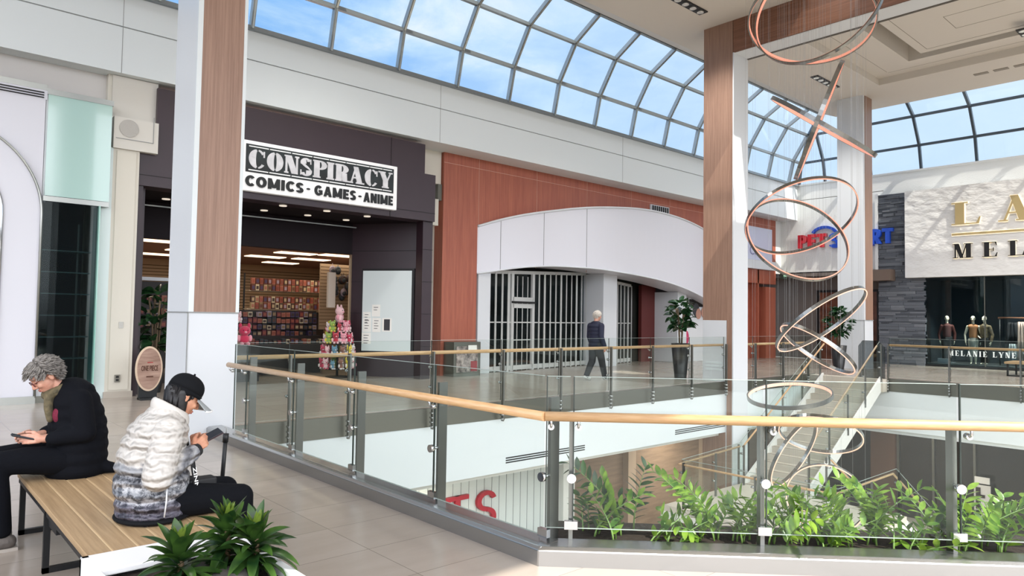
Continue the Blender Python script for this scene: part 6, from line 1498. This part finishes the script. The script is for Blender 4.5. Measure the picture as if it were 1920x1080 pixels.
# low gondola with colourful boxes
tag(MB().box(7.0, 19.6, 0, 9.9, 20.1, 1.02).box(7.0, 19.95, 1.0, 9.9, 20.1, 1.75).build('display_counter', mat('counter_dark', '1D1716', .6)), 'dark display counter stacked with small boxes inside the comic shop', 'counter')
for z in (1.02, 1.2, 1.38, 1.56):
    for k in range(20):
        if rg.random() < .95: product('card_box', 7.1 + k * .14, 19.9, z, .12, .14, rg.uniform(.11, .175), rg.choice(COLS[6:]), 'small patterned box piled on the dark display counter', 'box', 'boxes piled on the display counter')
for k in range(22): product('snack_box', 7.0 + k * .125, 18.9, .82, .10, .12, rg.uniform(.08, .16), rg.choice(COLS), 'small packet on the low front counter of the comic shop', 'packet', 'packets on the low front counter')
tag(MB().box(6.8, 18.6, 0, 9.4, 19.0, .82).build('low_counter', mat('counter_dark', '', .6)), 'low black counter at the front of the comic shop', 'counter')
product('framed_print', 8.05, 22.3, 2.2, .5, .04, .75, COLS[3], 'dark framed print leaning high on the slat wall', 'picture', None) if False else None
t = thing('framed_print', 'dark framed print high on the slat wall left of the shelves', 'picture', (8.3, 21.9, 2.0)); MB().box(7.95, 21.9, 1.95, 8.3, 21.95, 2.75).build('frame', COLS[3], t); MB().box(8.0, 21.89, 2.02, 8.25, 21.9, 2.68).build('print', COLS[4], t)
t = thing('framed_print', 'pale poster frame on the slat wall right of the shelves', 'picture', (11.3, 21.9, 1.8)); MB().box(11.1, 21.9, 1.7, 11.55, 21.95, 2.6).build('frame', COLS[8], t); MB().box(11.15, 21.89, 1.76, 11.5, 21.9, 2.54).build('print', COLS[7], t)
for k in range(16):
    x, z = 10.0 + rg.uniform(0, .9), rg.uniform(2.3, 3.15); b_ = MB(); b_.ell((0, 0, 0), (.11, .07, .13), 0, 10, 8); b_.tube([(0, 0, .1), (0, 0, .2)], .008, 5); b_.ell((0, -.05, -.03), (.07, .04, .07), 1, 8, 6)
    o = b_.build('hanging_bag', [rg.choice([COLS[8], COLS[3], COLS[13], COLS[11]]), COLS[13]], local=True); o.location = (x, 19.6 + rg.uniform(-.1, .1), z - .1); tag(o, 'small dark bag hanging in the cluster high at right in the comic shop', 'bag', 'bags hanging high in the comic shop')
tag((lambda g: ([g.box(9.9, 19.745, 1.3 + k * .1, 11.0, 19.75, 1.315 + k * .1, 1) for k in range(19)], g)[1])(MB().box(9.9, 19.75, 1.2, 11.0, 19.8, 3.2)).build('grid_panel', [mat('grid_cream', '9C8468', .7), mat('slat_groove', '5A442D', .8)]), 'cream hanging panel behind the bags', 'panel')
tag(MB().box(9.38, 18.2, 1.85, 9.60, 18.3, 2.85).build('white_post', mat('post_cream', 'C9BFB2', .6)), 'pale post rising behind the plush toy stand', 'post')
# left window stock by the pillar
tag(MB().box(4.0, 17.6, 0, 5.6, 18.0, 2.35).build('display_counter', mat('counter_dark', '', .6)), 'dark tall display unit behind the left opening of the comic shop', 'display unit')
for z in (1.3, 1.6, 1.9):
    for k in range(9): product('card_box', 4.1 + k * .16, 17.6, z, .11, .06, .14, rg.choice(COLS[8:]), 'small box on the tall dark unit at the left opening', 'box', 'boxes on the tall dark unit')
tag(MB().box(4.0, 17.55, 2.37, 5.6, 17.6, 2.45).build('shelf_edge', WHITE2), 'white strip along the top of the tall dark unit', 'strip')

# ---- plush toys on a round stand
PL = {n_: mat('plush_' + n_, c_, .95, bump=.6, bscale=60, sheen=.4) for n_, c_ in (('pink', 'E59AA8'), ('rose', 'C92F55'), ('yellow', 'E3CF3A'), ('blue', '5E8FA8'), ('green', '8DB04A'), ('white', 'E8DEDC'), ('red', 'B0283A'), ('pale_pink', 'EFC3C6'), ('brown', '8A5A48'))}
def plush(x, y, z, s_, c1, c2, label, group):
    o = MB(); o.ell((0, 0, .45), (.42, .36, .45), 0, 12, 8); o.ell((0, -.05, 1.15), (.48, .42, .42), 0, 14, 10)
    for q in (-1, 1): o.ell((q * .33, 0, 1.55), (.15, .10, .24), 0, 10, 6); o.ell((q * .45, -.1, .55), (.16, .14, .28), 1, 8, 6); o.ell((q * .25, -.3, .12), (.17, .25, .15), 1, 8, 6); o.ell((q * .17, -.45, 1.2), .045, 2, 6, 4)
    o.ell((0, -.46, 1.05), (.12, .08, .09), 1, 8, 6)
    ob = o.build('plush_toy', [PL[c1], PL[c2], BLK], local=True); ob.location = (x, y, z); ob.scale = (s_, s_, s_); ob.rotation_euler = (0, 0, rg.uniform(-.6, .6)); tag(ob, label, 'plush toy', group)
plx, ply = 9.02, 16.9
t = thing('toy_stand', 'round tiered stand crowded with plush toys at the shop entrance', 'display stand', (plx, ply, 0))
MB().tube([V(plx, ply, 0), V(plx, ply, 1.6)], .03, 10).build('pole', BLACKM, t)
for z in (.22, .55, .88, 1.18, 1.42): MB().cyl((plx, ply, z), .36 - .14 * z / 1.6, .02, 24).build('tier', BLACKM, t)
MB().cyl((plx, ply, 0), .3, .04, 24).build('base', BLACKM, t)
cc = [('pink', 'pale_pink'), ('yellow', 'white'), ('rose', 'white'), ('white', 'pink'), ('pale_pink', 'rose'), ('green', 'yellow'), ('blue', 'white'), ('red', 'pale_pink'), ('brown', 'white')]
nm_ = {'pink': 'pink', 'yellow': 'yellow', 'rose': 'deep rose', 'white': 'white', 'pale_pink': 'pale pink', 'green': 'green', 'blue': 'blue', 'red': 'red', 'brown': 'brown'}
for z, n_, rr_, tn in ((.24, 12, .40, 'lowest'), (.57, 11, .37, 'second'), (.90, 10, .32, 'third'), (1.20, 8, .24, 'fourth')):
    for k in range(n_):
        a = 2 * PI * k / n_ + z; c1, c2 = cc[(k * 2 + int(z * 7)) % 9]; plush(plx + rr_ * math.cos(a), ply + rr_ * math.sin(a), z, rg.uniform(.14, .19), c1, c2, '%s plush toy on the %s tier of the round stand' % (nm_[c1], tn), 'plush toys on the round stand')
plush(plx + .02, ply, 1.44, .27, 'pale_pink', 'pink', 'large pale pink plush toy on top of the round stand', 'plush toys on the round stand')
plush(6.62, 17.1, .88, .30, 'rose', 'pink', 'deep rose plush toy by the white pillar edge', None); plush(6.5, 17.2, 1.42, .16, 'pale_pink', 'white', 'small pale pink plush toy above the rose one by the pillar', None)
tag(MB().box(6.2, 16.95, 0, 6.95, 17.4, .88).build('low_counter', mat('counter_dark', '', .6)), 'black plinth carrying the rose plush toy', 'plinth')
